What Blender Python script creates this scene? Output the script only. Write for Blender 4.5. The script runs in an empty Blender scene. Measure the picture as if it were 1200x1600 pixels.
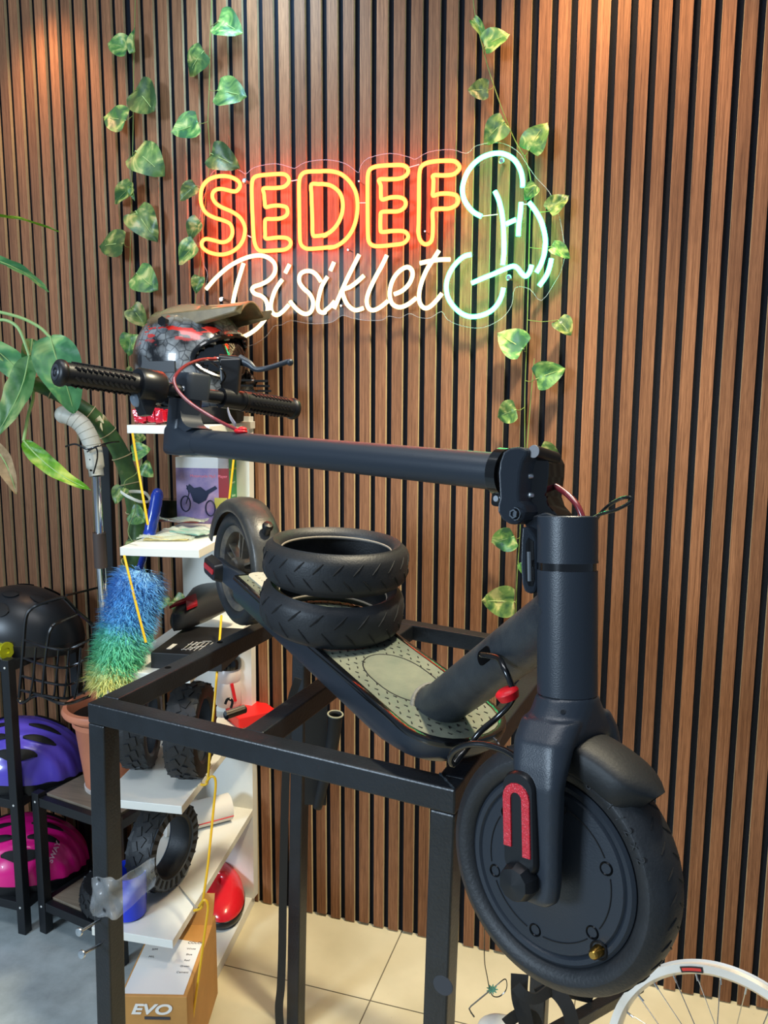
import bpy, bmesh, math, random
from mathutils import Vector as V, Matrix, noise as mnoise
random.seed(7)
PI = math.pi
C = bpy.context.scene.collection
sc = bpy.context.scene

# ------------------------------------------------------------------ camera
CAM = V((1.62283, -1.84689, 1.38543)); FOC = 1266.12
_yaw, _pit, _rol = -0.310547, 0.144780, 0.005130
_fw = V((math.sin(_yaw)*math.cos(_pit), math.cos(_yaw)*math.cos(_pit), -math.sin(_pit)))
_r0 = V((math.cos(_yaw), -math.sin(_yaw), 0)); _u0 = _r0.cross(_fw)
_rt = _r0*math.cos(_rol) + _u0*math.sin(_rol); _up = _u0*math.cos(_rol) - _r0*math.sin(_rol)
cam = bpy.data.cameras.new('camera'); camo = bpy.data.objects.new('camera', cam); C.objects.link(camo)
cam.sensor_fit = 'VERTICAL'; cam.sensor_height = 24.0; cam.lens = 24.0*FOC/1600.0
cam.clip_start = 0.02; cam.clip_end = 50
m = Matrix((_rt, _up, -_fw)).transposed().to_4x4(); m.translation = CAM; camo.matrix_world = m
sc.camera = camo

# ------------------------------------------------------------------ view, world, lamps
sc.view_settings.view_transform = 'Standard'; sc.view_settings.look = 'None'
sc.view_settings.exposure = 0.0; sc.view_settings.gamma = 1.0
sc.view_settings.use_curve_mapping = False
w = bpy.data.worlds.new('world'); sc.world = w; w.use_nodes = True
bg = w.node_tree.nodes['Background']; bg.inputs[0].default_value = (0.55, 0.72, 0.95, 1); bg.inputs[1].default_value = 0.28

def spot(name, loc, target, energy, col, size, blend, radius=.03):
    l = bpy.data.lights.new(name, 'SPOT'); l.energy = energy; l.color = col
    l.spot_size = math.radians(size); l.spot_blend = blend; l.shadow_soft_size = radius
    o = bpy.data.objects.new(name, l); C.objects.link(o); o.location = loc
    o.rotation_euler = (V(target)-V(loc)).to_track_quat('-Z', 'Y').to_euler(); return o
def area(name, loc, target, energy, col, sx, sy):
    l = bpy.data.lights.new(name, 'AREA'); l.energy = energy; l.color = col
    l.shape = 'RECTANGLE'; l.size = sx; l.size_y = sy
    o = bpy.data.objects.new(name, l); C.objects.link(o); o.location = loc
    o.rotation_euler = (V(target)-V(loc)).to_track_quat('-Z', 'Y').to_euler(); return o
# row of ceiling downlights over the panelled wall
spot('downlight_cool', (0.76, -0.24, 2.44), (0.76, 0.0, 2.10), 25, (0.42, 0.73, 1.0), 104, .9, .12)
spot('downlight_warm_left', (0.13, -0.17, 2.42), (0.15, 0.0, 2.0), 13, (1.0, 0.55, 0.26), 76, .8, .04)
spot('downlight_warm_right', (1.50, -0.26, 2.48), (1.54, 0.0, 1.5), 40, (1.0, 0.60, 0.26), 92, .8, .04)
spot('downlight_key', (1.66, -0.60, 2.62), (1.18, -0.46, 0.5), 205, (1.0, 0.88, 0.62), 70, .7, .07)
# daylight from the shop front at the left, and a ceiling panel
area('shopfront_daylight', (-0.9, -4.2, 2.1), (1.3, -0.8, 0.9), 140, (0.66, 0.83, 1.0), 1.0, 0.8)
area('ceiling_panel_lamp', (1.0, -1.35, 2.75), (1.0, -1.1, 0.0), 20, (0.95, 0.97, 1.0), 1.5, .45)

# ------------------------------------------------------------------ helpers
def P(x, y, d): return CAM + (_fw + _rt*((x-600)/FOC) - _up*((y-800)/FOC))*d
def _ray(x, y): return _fw + _rt*((x-600)/FOC) - _up*((y-800)/FOC)
def PY(x, y, Y): r = _ray(x, y); return CAM + r*((Y-CAM.y)/r.y)
def PZ(x, y, z): r = _ray(x, y); return CAM + r*((z-CAM.z)/r.z)

def lin(h):
    if isinstance(h, str):
        h = h.lstrip('#'); c = [int(h[i:i+2], 16)/255 for i in (0, 2, 4)]
    else: c = [x/255 for x in h]
    return tuple(x/12.92 if x <= .04045 else ((x+.055)/1.055)**2.4 for x in c) + (1,)

_mc = {}
def MT(name, col=(128,128,128), rough=.5, metal=0, var=0, vscale=8, bump=0, bscale=120, coat=0, trans=0, ior=1.45,
       emis=None, es=0, alpha=1, col2=None, spec=.5, sheen=0, sss=0, stretch=None):
    if name in _mc: return _mc[name]
    m = bpy.data.materials.new(name); m.use_nodes = True; nt = m.node_tree; b = nt.nodes['Principled BSDF']
    b.inputs['Base Color'].default_value = lin(col); b.inputs['Roughness'].default_value = rough
    b.inputs['Metallic'].default_value = metal; b.inputs['Coat Weight'].default_value = coat
    b.inputs['Transmission Weight'].default_value = trans; b.inputs['IOR'].default_value = ior
    b.inputs['Alpha'].default_value = alpha; b.inputs['Specular IOR Level'].default_value = spec
    b.inputs['Sheen Weight'].default_value = sheen
    if sss: b.inputs['Subsurface Weight'].default_value = sss; b.inputs['Subsurface Scale'].default_value = .01
    if emis: b.inputs['Emission Color'].default_value = lin(emis) if max(emis) > 1.5 else tuple(emis)+(1,); b.inputs['Emission Strength'].default_value = es
    tc = nt.nodes.new('ShaderNodeTexCoord'); mp = nt.nodes.new('ShaderNodeMapping'); nt.links.new(tc.outputs['Object'], mp.inputs[0])
    if stretch: mp.inputs['Scale'].default_value = stretch
    if var:
        n = nt.nodes.new('ShaderNodeTexNoise'); n.inputs['Scale'].default_value = vscale; n.inputs['Detail'].default_value = 6; n.inputs['Roughness'].default_value = .65
        nt.links.new(mp.outputs[0], n.inputs['Vector'])
        r = nt.nodes.new('ShaderNodeValToRGB'); r.color_ramp.elements[0].position = .35; r.color_ramp.elements[1].position = .68
        a = lin(col); c2 = lin(col2) if col2 else tuple(min(1, x*(1+var)) for x in a[:3])+(1,)
        a = tuple(x*(1-var*.5) for x in a[:3])+(1,) if not col2 else a
        r.color_ramp.elements[0].color = a; r.color_ramp.elements[1].color = c2
        nt.links.new(n.outputs['Fac'], r.inputs['Fac']); nt.links.new(r.outputs['Color'], b.inputs['Base Color'])
    if bump:
        n2 = nt.nodes.new('ShaderNodeTexNoise'); n2.inputs['Scale'].default_value = bscale; n2.inputs['Detail'].default_value = 3
        nt.links.new(mp.outputs[0], n2.inputs['Vector'])
        bp = nt.nodes.new('ShaderNodeBump'); bp.inputs['Strength'].default_value = bump; bp.inputs['Distance'].default_value = .002
        nt.links.new(n2.outputs['Fac'], bp.inputs['Height']); nt.links.new(bp.outputs['Normal'], b.inputs['Normal'])
    _mc[name] = m; return m

def frame_from(z, x=None):
    z = V(z).normalized(); x = V(x) if x is not None else (V((0,0,1)) if abs(z.z) < .9 else V((1,0,0)))
    x = (x - z*x.dot(z)).normalized(); y = z.cross(x); return x, y, z
def FM(o, x, y, z):
    m = Matrix((V(x), V(y), V(z))).transposed().to_4x4(); m.translation = V(o); return m
def cr(pts, n=6, closed=False):
    P_ = [V(p) for p in pts]; out = []; k = len(P_)
    rng = range(k if closed else k-1)
    for i in rng:
        if closed: a, b, c, d = P_[(i-1) % k], P_[i], P_[(i+1) % k], P_[(i+2) % k]
        else: a, b, c, d = P_[max(i-1,0)], P_[i], P_[i+1], P_[min(i+2,k-1)]
        for j in range(n):
            t = j/n
            out.append(.5*((2*b)+(c-a)*t+(2*a-5*b+4*c-d)*t*t+(3*b-a-3*c+d)*t**3))
    if not closed: out.append(P_[-1])
    return out

WL = {}
class MB:
    def __init__(s, M=None): s.v = []; s.f = []; s.mi = []; s.M = M; s.m = 0
    def _add(s, vs, fs):
        b = len(s.v)
        s.v += [(s.M @ V(p)) if s.M else V(p) for p in vs]
        s.f += [tuple(i+b for i in f) for f in fs]; s.mi += [s.m]*len(fs)
    def box(s, c, size, ax=None):
        x, y, z = ax if ax else (V((1,0,0)), V((0,1,0)), V((0,0,1)))
        c = V(c); hx, hy, hz = [k/2 for k in size]
        vs = [c+V(x)*(sx*hx)+V(y)*(sy*hy)+V(z)*(sz*hz) for sz in (-1,1) for sy in (-1,1) for sx in (-1,1)]
        s._add(vs, [(0,2,3,1),(4,5,7,6),(0,1,5,4),(2,6,7,3),(0,4,6,2),(1,3,7,5)]); return s
    def bar(s, a, b, w, h, up=(0,0,1), off=(0,0,0)):
        a = V(a)+V(off); b = V(b)+V(off); d = (b-a); L = d.length; d.normalize()
        u = V(up); u = (u-d*u.dot(d)).normalized(); sd = d.cross(u)
        return s.box((a+b)/2, (L, w, h), (d, sd, u))
    def rings(s, rs, closed=False, caps=True):
        n = len(rs[0]); vs = [p for r in rs for p in r]; fs = []; k = len(rs)
        for i in range(k if closed else k-1):
            j = (i+1) % k
            for a in range(n):
                b = (a+1) % n; fs.append((i*n+a, i*n+b, j*n+b, j*n+a))
        if caps and not closed: fs.append(tuple(range(n-1,-1,-1))); fs.append(tuple((k-1)*n+a for a in range(n)))
        s._add(vs, fs); return s
    def tube(s, pts, r, seg=12, closed=False, caps=True, flat=None, up=None):
        pts = [V(p) for p in pts]; k = len(pts); rr = r if isinstance(r, (list, tuple)) else [r]*k
        rs = []; nrm = None
        for i, p in enumerate(pts):
            t = ((pts[(i+1) % k]-pts[i-1]) if closed else (pts[min(i+1,k-1)]-pts[max(i-1,0)]))
            if t.length < 1e-9: t = V((0,0,1))
            t.normalize()
            if nrm is None: nrm = frame_from(t, up)[0]
            nrm = nrm - t*nrm.dot(t)
            nrm = nrm.normalized() if nrm.length > 1e-6 else frame_from(t)[0]
            b = t.cross(nrm); fl = flat if flat else 1
            rs.append([p+nrm*(rr[i]*math.cos(2*PI*a/seg))+b*(rr[i]*fl*math.sin(2*PI*a/seg)) for a in range(seg)])
        return s.rings(rs, closed, caps)
    def cyl(s, a, b, r, r2=None, seg=24): 
        a = V(a); b = V(b); x, y, z = frame_from(b-a); r2 = r if r2 is None else r2
        return s.rings([[q+x*(k*math.cos(2*PI*i/seg))+y*(k*math.sin(2*PI*i/seg)) for i in range(seg)] for q, k in ((a,r),(b,r2))])
    def lathe(s, prof, o, axis, seg=48, closedprof=False, x=None, caps=False, a0=0, a1=None):
        X, Y, Z = frame_from(axis, x); o = V(o); full = a1 is None; n = seg if full else seg+1; A1 = 2*PI if full else a1
        rs = []
        for r, h in prof:
            rs.append([o+Z*h+X*(r*math.cos(a0+(A1-a0)*i/seg))+Y*(r*math.sin(a0+(A1-a0)*i/seg)) for i in range(n)])
        k = len(prof); vs = [p for r in rs for p in r]; fs = []
        for i in range(k if closedprof else k-1):
            j = (i+1) % k
            for a in range(n if full else n-1):
                b = (a+1) % n; fs.append((i*n+a, i*n+b, j*n+b, j*n+a))
        if caps and full: fs.append(tuple(range(n-1,-1,-1))); fs.append(tuple((k-1)*n+a for a in range(n)))
        if closedprof and not full:
            fs.append(tuple(i*n for i in range(k))); fs.append(tuple(i*n+n-1 for i in range(k-1,-1,-1)))
        s._add(vs, fs); return s
    def prism(s, poly, o, x, y, z, h):
        o, x, y, z = V(o), V(x), V(y), V(z); n = len(poly)
        vs = [o+x*p[0]+y*p[1] for p in poly]+[o+x*p[0]+y*p[1]+z*h for p in poly]
        s._add(vs, [tuple(range(n-1,-1,-1)), tuple(range(n,2*n))]+[(i,(i+1)%n,n+(i+1)%n,n+i) for i in range(n)]); return s
    def grid(s, fn, nu, nv):
        vs = [fn(i/nu, j/nv) for i in range(nu+1) for j in range(nv+1)]
        s._add(vs, [(i*(nv+1)+j, (i+1)*(nv+1)+j, (i+1)*(nv+1)+j+1, i*(nv+1)+j+1) for i in range(nu) for j in range(nv)]); return s
    def ell(s, c, r, ax=None, seg=24, rg=14):
        x, y, z = ax if ax else (V((1,0,0)), V((0,1,0)), V((0,0,1))); c = V(c); rs = []
        for i in range(1, rg):
            t = PI*i/rg; rs.append([c+V(z)*(-r[2]*math.cos(t))+V(x)*(r[0]*math.sin(t)*math.cos(2*PI*a/seg))+V(y)*(r[1]*math.sin(t)*math.sin(2*PI*a/seg)) for a in range(seg)])
        return s.rings(rs)
    def build(s, name, mat, parent=None, smooth=True, ang=38, bevel=0, bseg=2, recalc=True, world=True):
        me = bpy.data.meshes.new(name)
        vs = s.v; 
        if world:
            mn = V((min(p.x for p in vs), min(p.y for p in vs), min(p.z for p in vs))); mx = V((max(p.x for p in vs), max(p.y for p in vs), max(p.z for p in vs)))
            org = V(((mn.x+mx.x)/2, (mn.y+mx.y)/2, mn.z))
        else: org = V((0,0,0))
        me.from_pydata([tuple(p-org) for p in vs], [], s.f)
        for mt in (mat if isinstance(mat, (list, tuple)) else [mat]): me.materials.append(mt)
        me.polygons.foreach_set('material_index', s.mi)
        if recalc:
            bm = bmesh.new(); bm.from_mesh(me); bmesh.ops.recalc_face_normals(bm, faces=bm.faces); bm.to_mesh(me); bm.free()
        me.polygons.foreach_set('use_smooth', [smooth]*len(me.polygons))
        if smooth: me.set_sharp_from_angle(angle=math.radians(ang))
        me.update(); o = bpy.data.objects.new(name, me); C.objects.link(o)
        WL[o.name] = org
        if parent is not None: o.parent = parent; o.location = org - WL.get(parent.name, V((0,0,0)))
        else: o.location = org
        if bevel:
            bv = o.modifiers.new('bevel', 'BEVEL'); bv.width = bevel; bv.segments = bseg; bv.limit_method = 'ANGLE'; bv.angle_limit = math.radians(40)
        return o
def tag(o, label, cat, group=None):
    o['label'] = label; o['category'] = cat
    if group: o['group'] = group
    return o
def thing(name, loc, label, cat, group=None):
    o = bpy.data.objects.new(name, None); C.objects.link(o); o.location = loc; o.empty_display_size = .05
    WL[o.name] = V(loc); return tag(o, label, cat, group)
def struct(o): o['kind'] = 'structure'; return o
def copy_tree(o, parent=None):
    c = o.copy(); C.objects.link(c); c.parent = parent
    for ch in list(o.children): copy_tree(ch, c)
    return c
def text(s, size, o, x, y, name, mat, parent, ext=.0004, shear=0, bold=0, align='CENTER', spacing=1, xs=1):
    cu = bpy.data.curves.new('t', 'FONT'); cu.body = s; cu.size = size; cu.extrude = ext; cu.shear = shear; cu.offset = bold
    cu.align_x = align; cu.align_y = 'CENTER'; cu.space_character = spacing
    t = bpy.data.objects.new('t', cu); C.objects.link(t); dg = bpy.context.evaluated_depsgraph_get(); dg.update()
    me = bpy.data.meshes.new_from_object(t.evaluated_get(dg)); bpy.data.objects.remove(t); bpy.data.curves.remove(cu)
    x = V(x).normalized(); y = V(y).normalized(); z = x.cross(y); M_ = FM(V(o), x*xs, y, z)
    b = MB(); b.v = [M_ @ v.co for v in me.vertices]; b.f = [tuple(p.vertices) for p in me.polygons]; b.mi = [0]*len(b.f)
    bpy.data.meshes.remove(me)
    return b.build(name, mat, parent, smooth=False, recalc=False)

# ------------------------------------------------------------------ setting: panelled wall and floor
def wood_mat():
    m = bpy.data.materials.new('walnut_slat'); m.use_nodes = True; nt = m.node_tree; N = nt.nodes; L = nt.links
    b = N['Principled BSDF']; b.inputs['Roughness'].default_value = .58; b.inputs['Specular IOR Level'].default_value = .22
    tc = N.new('ShaderNodeTexCoord'); sx = N.new('ShaderNodeSeparateXYZ'); L.new(tc.outputs['Object'], sx.inputs[0])
    dv = N.new('ShaderNodeMath'); dv.operation = 'DIVIDE'; dv.inputs[1].default_value = .04; L.new(sx.outputs['X'], dv.inputs[0])
    fl = N.new('ShaderNodeMath'); fl.operation = 'FLOOR'; L.new(dv.outputs[0], fl.inputs[0])
    wn = N.new('ShaderNodeTexWhiteNoise'); wn.noise_dimensions = '1D'; L.new(fl.outputs[0], wn.inputs['W'])
    off = N.new('ShaderNodeVectorMath'); off.operation = 'SCALE'; off.inputs['Scale'].default_value = 9; L.new(wn.outputs['Color'], off.inputs[0])
    ad = N.new('ShaderNodeVectorMath'); ad.operation = 'ADD'; L.new(tc.outputs['Object'], ad.inputs[0]); L.new(off.outputs[0], ad.inputs[1])
    mp = N.new('ShaderNodeMapping'); mp.inputs['Scale'].default_value = (170, 170, 2.4); L.new(ad.outputs[0], mp.inputs[0])
    n1 = N.new('ShaderNodeTexNoise'); n1.inputs['Scale'].default_value = 1.6; n1.inputs['Detail'].default_value = 8; n1.inputs['Roughness'].default_value = .7; n1.inputs['Distortion'].default_value = .6
    L.new(mp.outputs[0], n1.inputs['Vector'])
    mp2 = N.new('ShaderNodeMapping'); mp2.inputs['Scale'].default_value = (900, 900, 30); L.new(ad.outputs[0], mp2.inputs[0])
    n2 = N.new('ShaderNodeTexNoise'); n2.inputs['Scale'].default_value = 1; n2.inputs['Detail'].default_value = 3; L.new(mp2.outputs[0], n2.inputs['Vector'])
    r = N.new('ShaderNodeValToRGB'); e = r.color_ramp.elements
    e[0].position = .28; e[0].color = lin((94,60,39)); e[1].position = .72; e[1].color = lin((164,117,83))
    k = e.new(.5); k.color = lin((133,91,62)); L.new(n1.outputs['Fac'], r.inputs['Fac'])
    mx = N.new('ShaderNodeMixRGB'); mx.blend_type = 'MULTIPLY'; mx.inputs[0].default_value = .45; L.new(r.outputs[0], mx.inputs[1])
    r2 = N.new('ShaderNodeValToRGB'); r2.color_ramp.elements[0].position = .35; r2.color_ramp.elements[0].color = (.35,.3,.28,1); r2.color_ramp.elements[1].position = .55; r2.color_ramp.elements[1].color = (1,1,1,1)
    L.new(n2.outputs['Fac'], r2.inputs['Fac']); L.new(r2.outputs[0], mx.inputs[2])
    hs = N.new('ShaderNodeHueSaturation'); hs.inputs['Saturation'].default_value = 1.0; L.new(mx.outputs[0], hs.inputs['Color'])
    mr = N.new('ShaderNodeMapRange'); mr.inputs[3].default_value = .78; mr.inputs[4].default_value = 1.22; L.new(wn.outputs['Value'], mr.inputs[0]); L.new(mr.outputs[0], hs.inputs['Value'])
    L.new(hs.outputs[0], b.inputs['Base Color'])
    bp = N.new('ShaderNodeBump'); bp.inputs['Strength'].default_value = .18; bp.inputs['Distance'].default_value = .001; L.new(n2.outputs['Fac'], bp.inputs['Height']); L.new(bp.outputs[0], b.inputs['Normal'])
    return m
M_wood = wood_mat()
M_edge = MT('raw_slat_edge', (212,190,150), .55, var=.12, vscale=30)
M_felt = MT('black_felt', (22,26,34), .95, bump=.6, bscale=900, spec=.15)
b = MB()
ZT = 2.95
b.m = 2; b.box((0.9, .022, ZT/2), (5.2, .02, ZT))
G = .0143
for k in range(-42, 84):
    x0 = k*.04 + G/2; x1 = (k+1)*.04 - G/2
    if k == 8: x1 -= .0035
    if k == 9: x0 += .0035
    if k == 33: x1 -= .0015
    zb = .004 + (.004 if k % 3 == 0 else 0)
    for mi, quad in ((0, ((x0,0),(x1,0))), (1, ((x1,0),(x1,0.0095))), (1, ((x0,0.0095),(x0,0)))):
        (ax, ay), (bx, by) = quad; b.m = mi
        b._add([(ax,ay,zb),(bx,by,zb),(bx,by,ZT),(ax,ay,ZT)], [(0,1,2,3)])
    b.m = 1; b._add([(x0,0,zb),(x1,0,zb),(x1,0.0095,zb),(x0,0.0095,zb)], [(0,1,2,3)])
o = b.build('wall_back', [M_wood, M_edge, M_felt], smooth=False, recalc=False, world=False); struct(o)

def floor_mat():
    m = bpy.data.materials.new('floor_tile'); m.use_nodes = True; nt = m.node_tree; N = nt.nodes; L = nt.links
    b = N['Principled BSDF']; b.inputs['Roughness'].default_value = .32
    tc = N.new('ShaderNodeTexCoord')
    n = N.new('ShaderNodeTexNoise'); n.inputs['Scale'].default_value = 5; n.inputs['Detail'].default_value = 8; L.new(tc.outputs['Object'], n.inputs['Vector'])
    r = N.new('ShaderNodeValToRGB'); r.color_ramp.elements[0].position = .3; r.color_ramp.elements[0].color = lin((198,188,156)); r.color_ramp.elements[1].position = .7; r.color_ramp.elements[1].color = lin((222,212,180))
    L.new(n.outputs['Fac'], r.inputs[0])
    v = N.new('ShaderNodeTexVoronoi'); v.inputs['Scale'].default_value = 38; L.new(tc.outputs['Object'], v.inputs['Vector'])
    r2 = N.new('ShaderNodeValToRGB'); r2.color_ramp.elements[0].position = .02; r2.color_ramp.elements[0].color = (.35,.32,.27,1); r2.color_ramp.elements[1].position = .045; r2.color_ramp.elements[1].color = (1,1,1,1); L.new(v.outputs['Distance'], r2.inputs[0])
    mx = N.new('ShaderNodeMixRGB'); mx.blend_type = 'MULTIPLY'; mx.inputs[0].default_value = .5; L.new(r.outputs[0], mx.inputs[1]); L.new(r2.outputs[0], mx.inputs[2])
    L.new(mx.outputs[0], b.inputs['Base Color']); return m
M_grout = MT('tile_grout', (120,112,92), .9)
M_floor_grey = MT('plain_grey_floor', (156,165,166), .55, var=.35, vscale=7, bump=.15, bscale=60)
b = MB(); b.m = 1; b.box((.9,-2.2,-.0115), (5.2, 4.5, .02))
b.m = 0
# large square tiles, joints at the seams seen in the photograph
tj = PZ(626.7,1458,0).x; tk = PZ(470,1537,0).y
T_ = .45
for i in range(-1, 6):
    for j in range(-1, 10):
        x0 = tj + (i-1)*T_; y1 = tk + T_ - j*T_
        xa, xb = max(x0+.0015, .53), x0+T_-.0015; ya, yb = y1-T_+.0015, min(y1-.0015, .012)
        if xb <= xa or yb <= ya: continue
        b._add([(xa,ya,0),(xb,ya,0),(xb,yb,0),(xa,yb,0)], [(0,1,2,3)])
struct(b.build('floor', [floor_mat(), M_grout], smooth=False, world=False))
b = MB(); b.box((-.615,-2.2,-.004), (2.29, 4.43, .008)); struct(b.build('floor_grey', M_floor_grey, smooth=False, world=False))  # left stretch of the floor, plain grey without tiles

# ------------------------------------------------------------------ neon sign
M_acr = MT('clear_acrylic', (60,62,66), .10, alpha=.035, spec=.5)
M_acr_edge = MT('acrylic_edge', (200,205,212), .25, alpha=.30)
def neon(name, core, rim, s):
    m = bpy.data.materials.new(name); m.use_nodes = True; nt = m.node_tree; N = nt.nodes; L = nt.links
    N.clear(); o = N.new('ShaderNodeOutputMaterial'); e = N.new('ShaderNodeEmission'); e.inputs[1].default_value = s
    lw = N.new('ShaderNodeLayerWeight'); lw.inputs[0].default_value = .28
    mx = N.new('ShaderNodeMixRGB'); mx.inputs[1].default_value = core+(1,); mx.inputs[2].default_value = rim+(1,)
    L.new(lw.outputs['Facing'], mx.inputs[0]); L.new(mx.outputs[0], e.inputs[0]); L.new(e.outputs[0], o.inputs[0]); return m
M_nr = neon('neon_red', (1.0,.09,.017), (1.0,.008,.006), 16.0)
M_nw = neon('neon_warm_white', (1.0,.82,.44), (1.0,.58,.18), 3.5)
M_ng = neon('neon_green', (.08,1.0,.36), (.0,.60,.14), 15.0)
M_screw = MT('sign_screw', (205,205,210), .2, metal=1)
SY = -.034   # plane of the tubes
def sg(cx, cy, ox, oy, s=5.4545, Y=SY): return PY(ox+cx/s, oy+cy/s, Y)
A = lambda l: [sg(x, y, 300, 230) for x, y in l]
B5 = lambda l: [sg(x, y, 500, 220, 5.0) for x, y in l]
Bw = lambda l: [sg(x, y, 300, 380) for x, y in l]
Cw = lambda l: [sg(x, y, 500, 370) for x, y in l]
G1 = lambda l: [sg(x, y, 680, 220) for x, y in l]
G2 = lambda l: [sg(x, y, 680, 360) for x, y in l]
sign = thing('neon_sign', PY(590,390,-.02), 'lit neon sign on clear acrylic reading SEDEF Bisiklet, with a green line-drawn cyclist', 'neon sign')
reds = [
 A([(410,330),(385,370),(350,377),(300,365),(250,355),(205,362),(178,390),(175,430),(200,475),(250,510),(330,545),(400,590),(440,650),(452,710),(435,790),(390,855),(320,900),(240,915),(150,897),(95,860),(82,820),(100,790),(130,782),(190,795),(250,810),(300,800),(335,765),(345,710),(325,655),(270,625),(190,600),(120,560),(85,500),(74,430),(85,350),(125,290),(190,255),(270,245),(340,258),(395,290)]),
 A([(610,352),(700,348),(780,338),(822,300),(822,262),(790,232),(730,228),(620,236),(555,245),(520,272),(510,330),(511,450),(517,600),(525,740),(535,820),(560,870),(600,885),(700,880),(790,872),(835,840),(838,800),(800,772),(720,770),(630,778),(624,740),(622,660),(630,615),(690,612),(760,605),(805,580),(815,545),(800,510),(740,497),(680,500),(628,510),(620,470),(614,400)]),
 A([(1100,205),(1000,207),(950,220),(920,260),(912,330),(913,450),(915,600),(918,740),(925,820),(960,858),(1020,866),(1200,850)]) + B5([(60,838),(120,825),(185,785),(240,720),(275,640),(292,540),(288,440),(265,370),(220,305),(160,258),(90,238),(20,236)]),
 B5([(462,303),(540,300),(620,295),(670,272),(688,240),(678,208),(640,190),(560,190),(450,198),(395,220),(375,260),(371,330),(371,480),(372,620),(374,740),(385,795),(420,820),(480,822),(580,812),(650,800),(685,765),(683,730),(650,706),(570,704),(485,712),(472,690),(472,600),(480,558),(540,552),(610,550),(655,525),(670,490),(655,455),(610,440),(550,443),(485,458),(475,420),(474,350)]),
 B5([(885,270),(960,270),(1040,262),(1085,225),(1085,190),(1050,160),(990,155),(900,160),(830,175),(790,205),(776,260),(773,360),(772,500),(770,640),(768,720),(785,780),(820,808),(860,795),(878,750),(882,650),(882,545),(930,532),(1010,528),(1065,500),(1080,462),(1060,425),(1000,412),(930,415),(882,428),(884,380),(886,310)]),
]
dinner = A([(1018,318),(1018,400),(1022,520),(1026,640),(1030,745),(1060,757),(1150,745)]) + B5([(20,745),(80,712),(130,660),(165,590),(178,520),(172,450),(145,395),(90,352),(30,338),(-10,338)])
RT = .0047
for nm, pts in zip(('S','E','D','E','F'), reds):
    b = MB(); b.tube(cr(pts, 4, True), RT, 8, closed=True)
    if nm == 'D': b.tube(cr(dinner, 4, True), RT, 8, closed=True)
    b.build('red_neon_letter', M_nr, sign)
whites = [
 [Bw([(120,392),(200,300),(300,210),(400,150),(500,113),(590,105),(660,130),(705,180),(705,250),(660,310),(590,350),(530,370),(512,398),(535,430),(590,450),(630,490),(645,560),(625,640),(570,710),(500,765),(435,798)]), Bw([(440,170),(415,250),(385,350),(360,450),(345,530)]), Bw([(343,575),(340,620)])],
 [Bw([(770,310),(720,380),(690,450),(672,530),(685,590),(725,612),(775,580),(825,525)]), Bw([(832,180),(795,255)])],
 [Bw([(1098,325),(1060,270),(1015,240),(960,240),(920,270),(915,330),(950,385),(1000,430),(1030,490),(1028,550),(1000,595),(950,600),(890,560),(835,495)])],
 [Bw([(1155,285),(1110,360),(1085,440),(1070,530),(1085,580),(1130,592)]) + Cw([(45,630),(85,595),(125,550)]), [sg(120,215,500,370), sg(88,290,500,370)]],
 [Cw([(335,150),(290,240),(235,350),(185,460),(120,612)]), Cw([(375,330),(320,380),(260,425),(195,455),(205,520),(240,585),(300,625),(370,608)])],
 [Cw([(570,155),(530,240),(470,350),(415,470),(398,550),(415,610),(460,625),(520,595),(580,545)])],
 [Cw([(632,490),(700,460),(760,400),(788,330),(780,280),(740,258),(680,290),(630,350),(600,430),(595,510),(620,575),(680,600),(750,575),(822,520)])],
 [Cw([(1015,115),(960,200),(905,290),(865,390),(845,480),(850,560),(885,605),(930,600),(985,550),(1040,482)]), Cw([(852,225),(930,208),(1020,195),(1110,193)])],
]
for grp in whites:
    b = MB()
    for pts in grp:
        b.tube(cr(pts, 5), .0050, 8)
    b.build('white_neon_letter', M_nw, sign)
greens = [
 G1([(395,645),(330,610),(275,550),(240,480),(232,400),(255,310),(300,230),(370,160),(450,120),(540,105),(620,125),(685,175),(730,260),(745,340),(745,395)]),
 G1([(508,430),(540,500),(565,600),(580,720),(585,850),(585,980)]) + G2([(588,100),(585,200),(575,295)]),
 G1([(603,710),(645,690),(690,670)]),
 G1([(732,525),(725,620),(712,720),(708,812)]),
 G1([(800,525),(850,590),(900,680),(930,780),(940,870),(930,960)]) + G2([(940,100),(930,200),(900,290),(862,360)]),
 G2([(308,205),(240,225),(170,290),(120,370),(95,460),(105,560),(150,640),(220,705),(300,735),(390,725),(470,690),(530,630),(565,560),(582,490)]),
 G2([(310,450),(400,410),(500,370),(590,330),(660,305),(700,320),(740,370),(775,390),(805,350),(822,295)]),
 G2([(990,240),(975,310),(945,390),(885,475)]),
]
for pts in greens: MB().tube(cr(pts, 5), .0052, 8).build('green_neon_line', M_ng, sign)
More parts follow.
